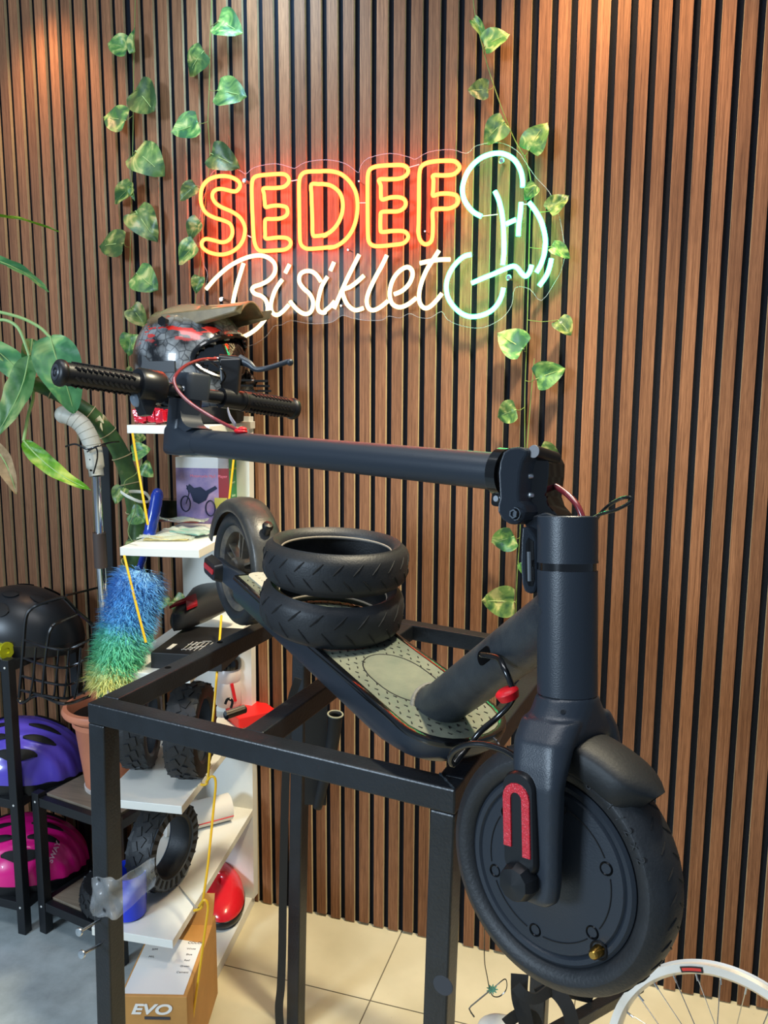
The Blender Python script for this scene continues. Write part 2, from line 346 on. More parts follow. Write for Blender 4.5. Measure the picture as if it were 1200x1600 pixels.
# contour-cut acrylic backing, traced with its scalloped edge
ol = [(322,300),(332,270),(352,262),(374,266),(385,272),(398,262),(430,256),(455,262),(462,263),(478,254),(510,250),(540,256),(560,270),(563,262),(575,248),(610,240),(640,246),(650,249),(670,238),(705,234),(730,240),(745,228),(780,223),(808,236),(822,255),(838,278),(858,300),(872,330),(880,370),(883,395),(878,420),(868,440),(846,470),(828,452),(805,450),(800,476),(785,497),(755,512),(725,510),(700,500),(690,487),(672,497),(655,496),(640,490),(625,497),(608,494),(598,500),(580,501),(565,500),(550,497),(535,493),(520,503),(500,506),(478,505),(455,501),(440,508),(428,510),(415,527),(388,541),(360,528),(345,500),(325,480),(318,465),(325,430),(318,410),(312,370),(314,330)]
ap = [PY(x, y, -.022) for x, y in ol]
sm = cr(ap, 3, True)
b = MB(); b.prism([(p.x, p.z) for p in sm], (0,-.0255,0), (1,0,0), (0,0,1), (0,1,0), .003)
b.build('acrylic_panel', M_acr, sign, smooth=False)
b = MB(); b.tube([V((p.x, -.024, p.z)) for p in sm], .0008, 5, closed=True); b.build('polished_edge', M_acr_edge, sign)
for x, y in ((383,283),(562,284),(665,362),(784,252),(795,434),(347,468),(545,391),(534,478)):
    p = PY(x, y, -.028); big = x in (383,784,795,347)
    r = .0062 if big else .0028
    b = MB(); b.lathe([(0,-.006),(r*.7,-.006),(r,-.004),(r,0),(0,0)], p, (0,1,0), 16)
    b.cyl(p, (p.x, .001, p.z), .004 if big else .0015, seg=12); b.build('standoff_screw', M_screw, sign)
# jumper wires between tubes
for a, c in (((455,283),(466,281)),((560,317),(571,317)),((638,262),(655,257)),((387,368),(393,371)),((752,338),(778,335)),((818,319),(826,319))):
    MB().tube([PY(*a,-.031), PY(*c,-.031)], .0011, 6).build('jumper_wire', MT('sign_wire', (225,215,210), .4), sign)

# ------------------------------------------------------------------ artificial ivy garlands
def leaf_mat(name, c1, c2, c3):
    m = bpy.data.materials.new(name); m.use_nodes = True; nt = m.node_tree; N = nt.nodes; L = nt.links
    b = N['Principled BSDF']; b.inputs['Roughness'].default_value = .38; b.inputs['Transmission Weight'].default_value = 0
    tc = N.new('ShaderNodeTexCoord'); oi = N.new('ShaderNodeObjectInfo')
    ad = N.new('ShaderNodeVectorMath'); ad.operation = 'ADD'; L.new(tc.outputs['Object'], ad.inputs[0]); L.new(oi.outputs['Random'], ad.inputs[1])
    n = N.new('ShaderNodeTexNoise'); n.inputs['Scale'].default_value = 38; n.inputs['Detail'].default_value = 3; n.inputs['Distortion'].default_value = 1.2; L.new(ad.outputs[0], n.inputs['Vector'])
    r = N.new('ShaderNodeValToRGB'); e = r.color_ramp.elements; e[0].position = .38; e[0].color = lin(c1); e[1].position = .66; e[1].color = lin(c3); k = e.new(.54); k.color = lin(c2)
    L.new(n.outputs['Fac'], r.inputs[0])
    hs = N.new('ShaderNodeHueSaturation'); mr = N.new('ShaderNodeMapRange'); mr.inputs[3].default_value = .47; mr.inputs[4].default_value = .53; L.new(oi.outputs['Random'], mr.inputs[0]); L.new(mr.outputs[0], hs.inputs['Hue'])
    mr2 = N.new('ShaderNodeMapRange'); mr2.inputs[3].default_value = .75; mr2.inputs[4].default_value = 1.25; L.new(oi.outputs['Random'], mr2.inputs[0]); L.new(mr2.outputs[0], hs.inputs['Value'])
    L.new(r.outputs[0], hs.inputs['Color']); L.new(hs.outputs[0], b.inputs['Base Color'])
    tr = N.new('ShaderNodeBsdfTranslucent'); L.new(hs.outputs[0], tr.inputs[0]); ms = N.new('ShaderNodeMixShader'); ms.inputs[0].default_value = .3
    L.new(b.outputs[0], ms.inputs[1]); L.new(tr.outputs[0], ms.inputs[2]); L.new(ms.outputs[0], N['Material Output'].inputs[0])
    return m
M_leaf = leaf_mat('ivy_leaf', (58,104,58), (122,160,82), (208,210,130))
M_stemv = MT('ivy_stem', (120,140,70), .5)
M_vein = MT('ivy_vein', (176,196,120), .5)
def leaf_proto(L=.046, W=.047, fold=.25, curl=.2):
    # heart-shaped blade, base at the origin, tip along +X, face +Z
    b = MB(); nu, nv = 10, 8
    def wd(t): return W*.5*(max(0, math.sin(PI*min(1, t)**.58))**.72)
    def fn(u, v):
        u = u**1.5; s = (v-.5)*2; w_ = wd(u); x = L*u - (abs(s)**1.5)*.007*(1-u)**3*min(1, u*14); y = s*w_
        return V((x, y, abs(y)*fold - curl*(u-.3)**2*L + .0014*math.sin(9*u+3*s)))
    b.grid(fn, nu, nv)
    o_ = b
    o_.m = 1
    b.tube([V((-.001,0,-.0003)), V((L*.3,0,-curl*0+.0004)), V((L*.6,0,-curl*.09*L+.0004)), V((L*.97,0,-curl*.45*L+.0003))], [.0007,.0006,.0004,.0002], 5)
    return b
leafs = []
for i, (f, cu) in enumerate(((.12,.15),(.3,.3),(.05,.45),(.2,-.25))):
    o = leaf_proto(fold=f, curl=cu).build('leaf', [M_leaf, M_vein], None, world=False, recalc=False); leafs.append(o)
used_leaf = set()
def put_leaf(parent, base, tip, face, i=None, size=None, roll=0):
    base = V(base); tip = V(tip); i = random.randrange(4) if i is None else i
    o = leafs[i]
    if i in used_leaf: o = o.copy(); C.objects.link(o)
    used_leaf.add(i)
    x = (tip-base); L = x.length; x.normalize(); z = V(face); z = (z-x*z.dot(x)).normalized(); y = z.cross(x)
    k = L/.046; o.parent = parent
    m = FM(base, x*k, y*k*(size or 1), z*k) @ Matrix.Rotation(roll, 4, 'X'); m.translation = base-WL[parent.name]; o.matrix_local = m
    return o
def garland(stem, leaves, label, Y=-.018, r=.0011):
    pts = [PY(x, y, Y+(.006*math.sin(i*1.7))) for i, (x, y) in enumerate(stem)]
    t = thing('ivy_garland', pts[-1], label, 'artificial plant', 'ivy garlands hanging down the slatted wall')
    c = cr(pts, 5); b = MB(); b.tube(c, r, 6)
    for (bx, by), (tx, ty), k in leaves:
        base = PY(bx, by, Y-.014-.012*random.random()); tip = PY(tx, ty, Y-.012-.022*random.random())
        near = min(c, key=lambda q: (q-base).length)
        b.tube(cr([near, (near+base)/2+V((0,-.004,-.004)), base], 4), .0007, 5)
    s = b.build('stem', M_stemv, t)
    for (bx, by), (tx, ty), k in leaves:
        base = PY(bx, by, Y-.014-.012*random.random()); tip = PY(tx, ty, Y-.010-.022*random.random())
        fc = V((random.uniform(-.35,.35), -1, random.uniform(-.1,.5)))
        put_leaf(t, base, tip, fc, None if k == 1 else 1, size=1 if k == 1 else k)
    return t
# leaves: (stalk end), (tip), width factor
garland([(212,-30),(211,20),(209,100),(208,200),(206,290),(205,340),(203,420),(202,500),(200,560),(206,600)],
 [((199,75),(166,66),1),((209,82),(206,42),.5),((214,140),(245,177),1),((196,188),(160,182),1),((212,236),(253,268),1),((207,290),(175,318),.55),((205,288),(208,312),.4),((212,330),(243,374),.85),((193,380),(153,384),1),((213,427),(245,452),1),((206,480),(228,510),.9),((205,522),(200,556),.9),((206,575),(198,590),.6)],
 'ivy garland furthest left, hanging from the ceiling to behind the black helmet')
garland([(333,-30),(330,20),(328,75),(327,140),(325,190),(328,245),(322,300),(318,360),(312,420),(305,470),(300,520)],
 [((341,33),(376,48),1),((318,80),(290,116),1),((340,141),(384,149),1),((310,192),(270,210),1),((330,240),(372,260),.85),((306,290),(280,312),.8),((312,345),(292,375),.8),((306,382),(276,412),.8),((312,432),(305,458),.8),((196,580),(190,600),.6)][:9],
 'ivy garland hanging just left of the letter S of the neon sign')
garland([(738,-25),(742,20),(757,85),(772,135),(790,185),(806,222),(822,250),(830,290),(828,340),(826,420),(824,500),(822,560),(820,620),(820,700)],
 [((739,30),(761,63),.4),((757,72),(795,50),1),((763,140),(731,142),1),((788,190),(752,222),1),((826,235),(851,188),1),((838,290),(818,312),.9),((858,330),(888,303),.85),((862,385),(892,402),.7),((872,500),(893,522),1),((818,545),(778,522),1),((838,592),(882,575),.95),((806,640),(775,652),1),((862,690),(838,716),.9),((800,830),(765,848),1),((795,935),(752,940),1)][:12],
 'ivy garland running over the green cyclist of the neon sign')
garland([(835,560),(828,640),(822,720),(815,780),(812,840),(808,900),(806,960),(806,990)],
 [((845,700),(875,715),.85),((803,838),(766,850),.95),((803,940),(753,938),1),((812,880),(822,900),.5)],
 'lower ivy garland with two pale leaves hanging behind the scooter head tube')

# ------------------------------------------------------------------ welded steel work stand
M_steel = MT('black_painted_steel', (19,23,28), .36, var=.5, vscale=16, bump=.25, bscale=260, spec=.55)
M_steel_top = M_steel
T = .950; TW = .030
def isect(a, b, c, d):
    a, b, c, d = [V((q.x, q.y)) for q in (a, b, c, d)]; r = b-a; s_ = d-c; q = r.x*s_.y-r.y*s_.x
    t = ((c-a).x*s_.y-(c-a).y*s_.x)/q; return a+r*t
tA = PZ(136,1098,T); tB = PZ(711,1235,T); tL = PZ(392,976,T); tK0 = PZ(632.5,967,T); tK2 = PZ(761.4,988.8,T); tR0 = PZ(833,1076.5,T); tR1 = PZ(776.6,1141.5,T)
cA = V((tA.x, tA.y)); cB = V((tB.x, tB.y)); cD = isect(tA, tL, tK0, tK2); cC = cB + (V((tR0.x, tR0.y))-V((tR1.x, tR1.y))).normalized()*(cD-cA).length
cC = isect(V((cB.x,cB.y,0)), V((tR0.x,tR0.y,0)), tK0, tK2)
def inset(p, q, d=TW/2, side=1):   # line p->q moved inwards
    r = (q-p).normalized(); n = V((-r.y, r.x))*side; return p+n*d, q+n*d
stand = thing('metal_work_stand', (cA.x, cA.y, 0), 'black welded square-tube stand with open top, carrying the electric scooter', 'work stand')
def rail(p, q, side, name='rail', trim=0):
    a, b2 = inset(p, q, TW/2, side); r = (b2-a).normalized()
    return MB().bar((a.x+r.x*trim, a.y+r.y*trim, T-TW/2), (b2.x-r.x*trim, b2.y-r.y*trim, T-TW/2), TW, TW).build(name, M_steel, stand, smooth=False, bevel=.0022)
rail(cA, cB, 1); rail(cB, cC, 1, trim=TW); rail(cD, cC, -1); rA = rail(cA, cD, -1, trim=TW)
m0 = PZ(400,1125,T); m1 = PZ(490,1063.8,T); mk = V((tK0.x, tK0.y))
fm = isect(m0, m1, tA, tB); fdir = (mk-V((m0.x,m0.y))).normalized(); s0 = V((m0.x, m0.y))+V((fdir.y,-fdir.x))*TW/2; _c = isect(V((s0.x,s0.y,0)), V((s0.x+fdir.x,s0.y+fdir.y,0)), V((cA.x,cA.y,0)), V((cB.x,cB.y,0))); s0 = _c+fdir*(TW*1.0)
_e = isect(V((s0.x,s0.y,0)), V((s0.x+fdir.x,s0.y+fdir.y,0)), V((cD.x,cD.y,0)), V((cC.x,cC.y,0))); _ml = (_e-s0).length-TW
MB().bar((s0.x, s0.y, T-TW/2-.0004), (s0.x+fdir.x*_ml, s0.y+fdir.y*_ml, T-TW/2-.0004), TW, TW).build('cross_rail', M_steel, stand, smooth=False, bevel=.0022)
fx = (cB-cA).normalized(); fx3 = V((fx.x, fx.y, 0)); fy3 = V((-fx.y, fx.x, 0))
for cpt, sx, sy, lx, ly in ((cA,1,1,-.022,0), (cB,-1,1,-.018,0), (cD,1,-1,-.004,-.05), (cC,-1,-1,-.004,-.05)):
    top = V((cpt.x, cpt.y, T-TW)) + fx3*(sx*TW/2) + fy3*(sy*TW/2); bot = V((top.x+lx, top.y+ly, 0.0))
    b = MB(); hx, hy = fx3*(TW/2), fy3*(TW/2)
    b.rings([[q-hx-hy, q+hx-hy, q+hx+hy, q-hx+hy] for q in (bot, top)])
    b.build('leg', M_steel, stand, smooth=False, bevel=.0022)
M_hole = MT('dark_hole', (4,4,5), .9, spec=.1)
for x, y in ((262.4,1043),(343.5,1003.5)):
    p = PZ(x, y, T); MB().cyl(p-V((0,0,.002)), p+V((0,0,.0004)), .0052, seg=20).build('bolt_hole', M_hole, stand)
# low brace between the back legs
b = MB(); 
# weld beads at the near corners
M_weld = MT('weld_bead', (58,66,72), .35, metal=.6, bump=.8, bscale=300)
for cpt, sx in ((cB,-1),):
    q0 = V((cpt.x, cpt.y, T)) + fx3*(sx*TW*1.02) + fy3*TW*.98; q1 = V((cpt.x, cpt.y, T)) + fx3*(sx*.002) + fy3*.003
    pts = [q0.lerp(q1, i/9)+V((0,0,.0006*math.sin(i*2.3))) for i in range(10)]
    MB().tube(pts, [.0016+.0007*math.sin(i*1.9) for i in range(10)], 7).build('weld_seam', M_weld, stand)
# two long screws half driven into the near left leg
M_zinc = MT('zinc_steel', (205,208,210), .25, metal=1)
for (hx_, hy_), (ex, ey) in (((126,1455),(157,1437)), ((130,1490),(158,1475))):
    _pl = V((cA.x, cA.y, 0)) + fy3*.001; _r = _ray(ex, ey); e = CAM + _r*((_pl-CAM).dot(fy3)/_r.dot(fy3)); h = P(hx_, hy_, (e-CAM).dot(_fw)-.035)
    d = (h-e).normalized(); b = MB(); b.cyl(e, h, .0022, seg=12)
    b.lathe([(0,0),(.0024,0),(.0062,.003),(.0062,.0045),(.0055,.0055),(0,.0058)], h-d*.001, d, 20)
    b.build('screw', M_zinc, stand)
# disc on the near right leg
p = P(668,1580,.835)

# ------------------------------------------------------------------ electric scooter
M_sc = MT('matte_black_alloy', (37,44,53), .36, bump=.12, bscale=900, spec=.55)
M_sc2 = MT('satin_black_plastic', (18,20,23), .34, spec=.5)
M_gl = MT('gloss_black', (10,11,13), .16, coat=.6)
M_rub = MT('tyre_rubber', (31,33,36), .5, var=.35, vscale=22, bump=.2, bscale=350)
M_grip = MT('grip_rubber', (15,16,19), .42, spec=.5)
M_rim = MT('dusty_rim', (56,56,58), .5, var=1.6, vscale=25, col2=(118,106,86))
M_mat = MT('dusty_deck_mat', (66,80,74), .62, var=.3, vscale=6, col2=(116,120,104), bump=.2, bscale=300)
M_mat2 = MT('worn_grey_pad', (168,164,152), .7, bump=.3, bscale=400)
M_dark = MT('dark_recess', (8,8,10), .7)
M_red = MT('red_rubber', (208,22,34), .42)
M_refl = MT('red_reflector', (200,14,38), .18, coat=1, bump=1.0, bscale=420, emis=None)
M_cab = MT('black_cable', (9,10,12), .22, coat=.4)
M_rcab = MT('oxblood_cable', (112,34,40), .3, coat=.5)
M_brass = MT('brass', (196,150,72), .25, metal=1)
M_hub = MT('motor_cover', (35,41,49), .38, bump=.1, bscale=500, spec=.5)

A0 = V((.9188, -.5121, 1.0625)); _h, _p, _q = -.70395, .14426, -.0281
df = V((math.cos(_h)*math.cos(_p), math.sin(_h)*math.cos(_p), -math.sin(_p))); dv = V((-math.sin(_h), math.cos(_h), 0)); dw = df.cross(dv)
dv2 = dv*math.cos(_q)+dw*math.sin(_q); dw2 = df.cross(dv2)
MD = FM(A0, df, dv2, dw2)
MDi = MD.inverted()
sn = V((-.43, -.896, .105)).normalized(); su = V((-.0716, .151, 1)); su = (su-sn*su.dot(sn)).normalized(); sf = su.cross(sn)
C0 = V((1.568, -1.14, .961)); MS = FM(C0, sf, -sn, su)
def S_(x, y, z): return MS @ V((x, y, z))
def AX(s): return S_(.0065+.0255*s, 0, s)
sco = thing('electric_scooter', (A0.x, A0.y, T), 'matte black electric scooter with folded-over stem and dusty deck, lying across the metal work stand', 'scooter')

def rrect(hx, hy, r, n=5):
    out = []
    for cx, cy, a0 in ((hx-r,hy-r,0),(-hx+r,hy-r,90),(-hx+r,-hy+r,180),(hx-r,-hy+r,270)):
        for i in range(n+1):
            a = math.radians(a0+90*i/n); out.append((cx+r*math.cos(a), cy+r*math.sin(a)))
    return out
# deck ----------------------------------------------------
U0, U1, HW = .125, .712, .0705
def deck_outline(ins=0, n=14, shift=0):
    hw = HW-ins; pts = [(U0, -hw), (.45, -hw)]
    rx = .075-ins*.3; c = U1-ins-rx-shift
    for i in range(n+1):
        a = -PI/2+PI*i/n; ca, sa = math.cos(a), math.sin(a)
        pts.append((c+rx*(abs(ca)**.8), hw*math.copysign(abs(sa)**.85, sa)))
    pts += [(.45, hw), (U0, hw)]
    return pts
b = MB(MD)
lv = [(.018,-.0165,.075), (.006,-.012,.05), (.001,-.002,.018), (0,.012,.004), (0,.026,0), (.002,.029,0)]
b.rings([[V((x, y, z)) for x, y in deck_outline(i_, shift=sh)] for i_, z, sh in lv])
b.build('deck', M_sc, sco, ang=30)
b = MB(MD); b.rings([[V((x, y, z)) for x, y in deck_outline(i_)] for i_, z in ((-.0006,.026),(-.0012,.029),(-.0002,.0335),(.004,.0345),(.0075,.0335),(.008,.0300))])
b.build('deck_trim', M_gl, sco)
mt = deck_outline(.0078)
b = MB(MD); b.rings([[V((x, y, z)) for x, y in mt] for z in (.029, .0325)])
b.m = 1; rnd = random.Random(3)
for i in range(44):
    for j in range(10):
        x = .15+i*.0125; y = -.055+j*.0122+(.004 if i % 2 else 0)
        if abs(y) > .058 or x > .70: continue
        if x > .64 and (x-.64)**2/.055**2+(y/.06)**2 > 1: continue
        if ((x-.545)/.072)**2+(y/.041)**2 < 1: continue
        s_ = 1 if (i % 2) else -1
        b.bar((x-.0025, y-.001*s_, .0324), (x+.0025, y+.001*s_, .0328), .0013, .0012)
ring = [V((.545+.072*math.copysign(abs(math.cos(2*PI*k/40))**.8, math.cos(2*PI*k/40)), .041*math.sin(2*PI*k/40), .0325)) for k in range(40)]
b.tube(ring, .0009, 5, closed=True)
b.build('deck_mat', [M_mat, M_dark], sco, smooth=True)
# grey pad at the rear end of the deck
b = MB(MD); b.rings([[V((.165+x, y, z)) for x, y in rrect(.045, .047, .016)] for z in (.029, .0345)]); b.m = 1
for i in range(5):
    for j in range(6): b.cyl(V((.135+i*.013, -.034+j*.0135, .0344)), V((.135+i*.013, -.034+j*.0135, .0352)), .0022, seg=8)
b.build('rear_pad', [M_mat2, M_mat2], sco)
# rear arms, axle and reflectors
b = MB(MD)
for sgn in (-1, 1):
    y0 = sgn*.044; b.rings([[V((x, y0+dy, z)) for dy, z in ((-.006,-hz),(.006,-hz),(.006,hz2),(-.006,hz2))] for x, hz, hz2 in ((-.028,.010,.014),(-.01,.016,.019),(.03,.016,.020),(.09,.014,.026),(.14,.016,.029),(.2,.016,.028))])
b.box((.15,0,.006), (.05,.094,.04))
b.build('rear_fork', M_sc, sco, smooth=False, bevel=.002)
for sgn in (-1, 1):
    b = MB(MD); b.rings([[V((x_*1.0-.008, sgn*(.050+y_), z_)) for x_, z_ in [(p[0], p[1]) for p in rrect(.033-.005*(y_/.014), .0190-.004*(y_/.014), .009)]] for y_ in (0, .008, .014)])
    o = b.build('axle_cover', M_sc2, sco)
    b = MB(MD); b.rings([[V((x_-.010, sgn*(.0642+y_), z_)) for x_, z_ in rrect(.024, .0050, .0045)] for y_ in (0, .0012)]); b.build('reflector_strip', M_refl, o)
# wheels: tyre profile with carcass lips
def tyre_prof(R, w, bead, hs=.026):
    p = []
    for i in range(13):
        a = -PI*.5+PI*i/12
        p.append((R-.010*(1-math.cos(a)) - (.010*abs(math.sin(a))**3), w*math.sin(a)*.82))
    p = [(R-.004*abs(s)**2.2-.006*abs(s)**8, w*s*.9) for s in [-1+2*i/10 for i in range(11)]]
    p = [(bead, -w*.62), (bead+.004, -w*.86), (R-hs*.55, -w), (R-.013, -w*.985)] + p + [(R-.013, w*.985), (R-hs*.55, w), (bead+.004, w*.86), (bead, w*.62)]
    return p
def tread_marks(b, o, axis, R, w, n=30, L=.014, x=None, sl=.55, t=.0011):
    X, Y, Z = frame_from(axis, x)
    for k in range(n):
        for s_ in (-1, 1):
            a = 2*PI*(k+(.25 if s_ > 0 else -.25))/n; er = X*math.cos(a)+Y*math.sin(a); et = Y*math.cos(a)-X*math.sin(a)
            q = []
            for u in (0, .5, 1):
                hh = s_*(w*.12+u*L*.75); aa = u*L*sl
                rad = R-.004*abs(hh/(w*.9))**2.2-.006*abs(hh/(w*.9))**8+.00005
                ph = aa/R; e2 = er*math.cos(ph)+et*math.sin(ph); q.append(V(o)+e2*rad+Z*hh)
            b.tube(q, [t*.5, t, t*.5], 5)
# rear wheel
yax = dv2
b = MB(); b.lathe(tyre_prof(.1075,.0235,.079), A0, yax, 72, closedprof=True); b.m = 1; tread_marks(b, A0, yax, .1075, .0235, 34, x=df)
rw = b.build('rear_wheel', [M_rub, M_dark], sco)
b = MB(); b.lathe([(.0795,-.015),(.080,-.0165),(.076,-.0165),(.068,-.012),(.066,-.004),(.066,.004),(.068,.012),(.076,.0165),(.080,.0165),(.0795,.015)], A0, yax, 64, closedprof=True)
for k in range(5):
    a = 2*PI*k/5+.35; er = df*math.cos(a)+dw2*math.sin(a); et = dw2*math.cos(a)-df*math.sin(a)
    for s_ in (-1, 1):
        b.bar(A0+er*.016+et*(.004*s_), A0+er*.068+et*(.010*s_), .004, .014, up=yax)
b.lathe([(0,-.022),(.017,-.022),(.020,-.018),(.020,.018),(.017,.022),(0,.022)], A0, yax, 32)
b.build('rim', M_rim, rw, ang=30)
b = MB(); b.lathe([(.032,.024),(.058,.024),(.058,.026),(.032,.026)], A0, yax, 48, closedprof=True); b.build('brake_disc', M_zinc, rw)
# rear mudguard: swept channel round the wheel, with hook button
def guard(M_, r0, w0, a_list, wl, name, mat, par, sides=.014):
    rs = []
    for a, wd, r in zip(a_list, wl, r0):
        ca, sa = math.cos(a), math.sin(a); ring = []
        n = 8
        prof = [(-wd, r-sides*min(1, wd/.02))]+[(-wd*math.cos(PI*i/n), r+.010*math.sin(PI*i/n)) for i in range(n+1)]+[(wd, r-sides*min(1, wd/.02))]
        inner = [(x*.93, rr-.0028) for x, rr in reversed(prof)]
        for yy, rr in prof+inner: ring.append(V((rr*ca, yy, rr*sa)))
        rs.append(ring)
    return MB(M_).rings(rs).build(name, mat, par, ang=45)
n = 22; angs = [math.radians(8+i*(168-8)/(n-1)) for i in range(n)]
g = guard(MD, [.119+.004*math.sin(i/(n-1)*PI) for i in range(n)], 0, angs, [.030-.004*abs(i/(n-1)-.3) for i in range(n)], 'rear_mudguard', MT('scuffed_mudguard', (34,37,41), .36, var=1.0, vscale=14, col2=(74,72,66), bump=.15, bscale=300), sco)
a = math.radians(47); p0 = MD @ V((.129*math.cos(a), 0, .129*math.sin(a))); er = (MD.to_3x3() @ V((math.cos(a), 0, math.sin(a))))
b = MB(); b.lathe([(.0001,-.006),(.0085,-.006),(.0075,.004),(.0075,.010),(.0095,.0115),(.0100,.016),(.008,.020),(.0001,.0215)], p0, er+V((0,0,.6)), 24); b.build('fold_hook', M_sc2, g)
# front wheel with hub motor
b = MB(); b.lathe(tyre_prof(.111,.0255,.0825), C0, -sn, 96, closedprof=True); b.m = 1; tread_marks(b, C0, -sn, .111, .0255, 34, x=sf)
fwheel = b.build('front_wheel', [M_rub, M_dark], sco)
M2 = MS
mc = [(0,-.0245),(.020,-.0245),(.0225,-.0235),(.055,-.0225),(.0725,-.0215),(.0745,-.0195),(.0765,-.0215),(.0805,-.0220),(.0835,-.0195),(.084,-.014),(.080,0),(.084,.014),(.0835,.0195),(.0765,.0215),(.0725,.0215),(.02,.0245),(0,.0245)]
b = MB(); b.lathe(mc, C0, -sn, 96); b.build('hub_motor', M_hub, fwheel, ang=25)
for k in range(6):
    a = 2*PI*k/6+.28; q = S_(.060*math.cos(a), -.0226, .060*math.sin(a))
    MB().lathe([(.0062,.0004),(.0055,-.0008),(.0046,-.0002),(.0040,.0012),(.0022,.0006),(.0001,.0008)], q, -sn, 20).build('motor_bolt', MT('bolt_black', (22,24,27), .28, metal=.7), fwheel)
b = MB()
for k in range(6):
    a0 = 2*PI*k/6+.28; pts = [S_(.062*math.cos(a0+t_), -.02255, .062*math.sin(a0+t_)) for t_ in [.14+(.77)*i/10 for i in range(11)]]
    b.tube(pts, .0005, 5)
b.build('motor_cover_line', M_dark, fwheel)
q = S_(.049, -.0225, -.055)
b = MB(); b.lathe([(.0001,-.011),(.003,-.011),(.0045,-.009),(.0048,-.003),(.0052,-.002),(.0052,.002),(.0001,.002)], q, -sn, 18); b.build('valve_cap', M_brass, fwheel)
b = MB(); b.lathe([(.0085,.0003),(.0078,-.0009),(.0066,.0002)], q, -sn, 20); b.build('valve_recess', M_dark, fwheel)
for i_, ch in enumerate('8 1/2x2'):
    if ch == ' ': continue
    a = math.radians(62-7*i_); R_ = .0965
    text(ch, .011, S_(R_*math.cos(a), -.02575, R_*math.sin(a)), (MS.to_3x3() @ V((math.sin(a), 0, -math.cos(a)))), (MS.to_3x3() @ V((math.cos(a), 0, math.sin(a)))), 'raised_tyre_size', M_rub, fwheel, ext=.0005)
# fork crown and legs
def srect(cx, cy, z, hx, hy, r, n=5): return [V((cx+a, cy+c, z)) for a, c in rrect(hx, hy, r, n)]
b = MB(MS)
b.rings([srect(.009, 0, .113, .018, .048, .012), srect(.009, 0, .116, .026, .054, .016), srect(.009, 0, .126, .0285, .047, .024), srect(.0095, 0, .137, .0285, .039, .027), srect(.010, 0, .147, .0282, .0325, .0275), srect(.0104, 0, .1555, .0278, .0278, .0277)])
for s_ in (-1, 1):
    b.rings([srect(.008, s_*.0500, -.018, .010, .006, .005), srect(.009, s_*.0505, -.012, .018, .0085, .008), srect(.010, s_*.0505, .0, .0195, .009, .008), srect(.011, s_*.0510, .04, .0205, .0095, .008), srect(.012, s_*.0520, .085, .023, .0105, .009), srect(.011, s_*.0470, .102, .0262, .0130, .0125), srect(.0095, s_*.0385, .121, .0282, .0165, .0160), srect(.0095, s_*.0240, .138, .0284, .016, .0155)])
fork = b.build('fork', M_sc, sco, ang=180)
rm = fork.modifiers.new('remesh', 'REMESH'); rm.mode = 'VOXEL'; rm.voxel_size = .0017; rm.use_smooth_shade = True; sm_ = fork.modifiers.new('smooth', 'SMOOTH'); sm_.factor = .5; sm_.iterations = 14
for s_ in (-1,):
    b = MB(MS); b.rings([[V((x_-.001, s_*(.0595+y_), .052+z_)) for x_, z_ in rrect(.0165-.002*k_, .045-.002*k_, .0145-.002*k_, 8)] for k_, y_ in ((0,-.004),(0,.004),(1,.007))])
    cov = b.build('fork_cover', M_sc2, sco)
    U_ = [V((-.0095, 0, -.024))]+[V((-.0095, 0, z)) for z in (-.01, .01, .018)]+[V((-.0095*math.cos(PI*i/8), 0, .018+.0095*math.sin(PI*i/8))) for i in range(1, 8)]+[V((.0095, 0, z)) for z in (.018, .01, -.01, -.030)]
    b = MB(); rs = []
    for i, q in enumerate(U_):
        t_ = (U_[min(i+1, len(U_)-1)]-U_[max(i-1, 0)]).normalized(); nn = V((t_.z, 0, -t_.x))
        rs.append([MS @ (V((-.002, s_*.0662, .056))+q+nn*a_+V((0, s_*c_, 0))) for a_, c_ in ((-.0042,0),(.0042,0),(.0038,.0016),(-.0038,.0016))])
    b.rings(rs).build('reflector', M_refl, cov, smooth=False)
    b = MB(MS); b.lathe([(.0001,-.004),(.0155,-.004),(.0165,0),(.0165,.008),(.0135,.0145),(.0001,.0165)], V((-.001, s_*.062, .004)), (0, s_, 0), 10); b.build('axle_cap', M_sc2, sco, ang=30)
b = MB(MS); b.cyl(V((.0,-.056,0)), V((0,.056,0)), .006); b.cyl(V((.0,.056,0)), V((0,.066,0)), .014, .011); b.build('front_axle', M_sc2, sco)
b = MB(MS); b.lathe([(.0001,-.0006),(.0018,-.0006),(.0020,0),(.0001,0)], V((.024,-.031,.146)), (.5,-1,.3), 14); b.build('crown_screw', M_sc2, sco)
# front mudguard
n = 14; angs = [math.radians(84-i*(84-40)/(n-1)) for i in range(n)]
guard(MS, [.1165+.004*(i/(n-1))**2 for i in range(n)], 0, angs, [.030*(1-.0*i)*(1 if i < 9 else (1-((i-8)/5.0)**3*.62)) for i in range(n)], 'front_mudguard', MT('mudguard_matte', (20,23,26), .55, bump=.1, bscale=300), sco, sides=.018)
# head tube with rings
def tub(s0, s1, r0, r1=None, name='tube', mat=M_sc, par=sco, prof=None):
    a, c = AX(s0), AX(s1); return MB().cyl(a, c, r0, r0 if r1 is None else r1, 56).build(name, mat, par)
tub(.1560, .268, .0271, name='head_tube'); tub(.1545, .1568, .0263, name='head_ring', mat=M_gl); tub(.2675, .2755, .0262, name='head_ring', mat=M_gl); tub(.275, .2768, .0275, name='head_ring', mat=M_sc)
axd = (AX(.3)-AX(.2)).normalized()
b = MB(); b.lathe([(.0272,.2768-.2),(.0272,.3165-.2),(.0262,.3175-.2),(.0235,.3175-.2),(.0235,.30-.2),(.0001,.30-.2)], AX(.2), axd, 56); b.build('steering_collar', M_sc, sco)
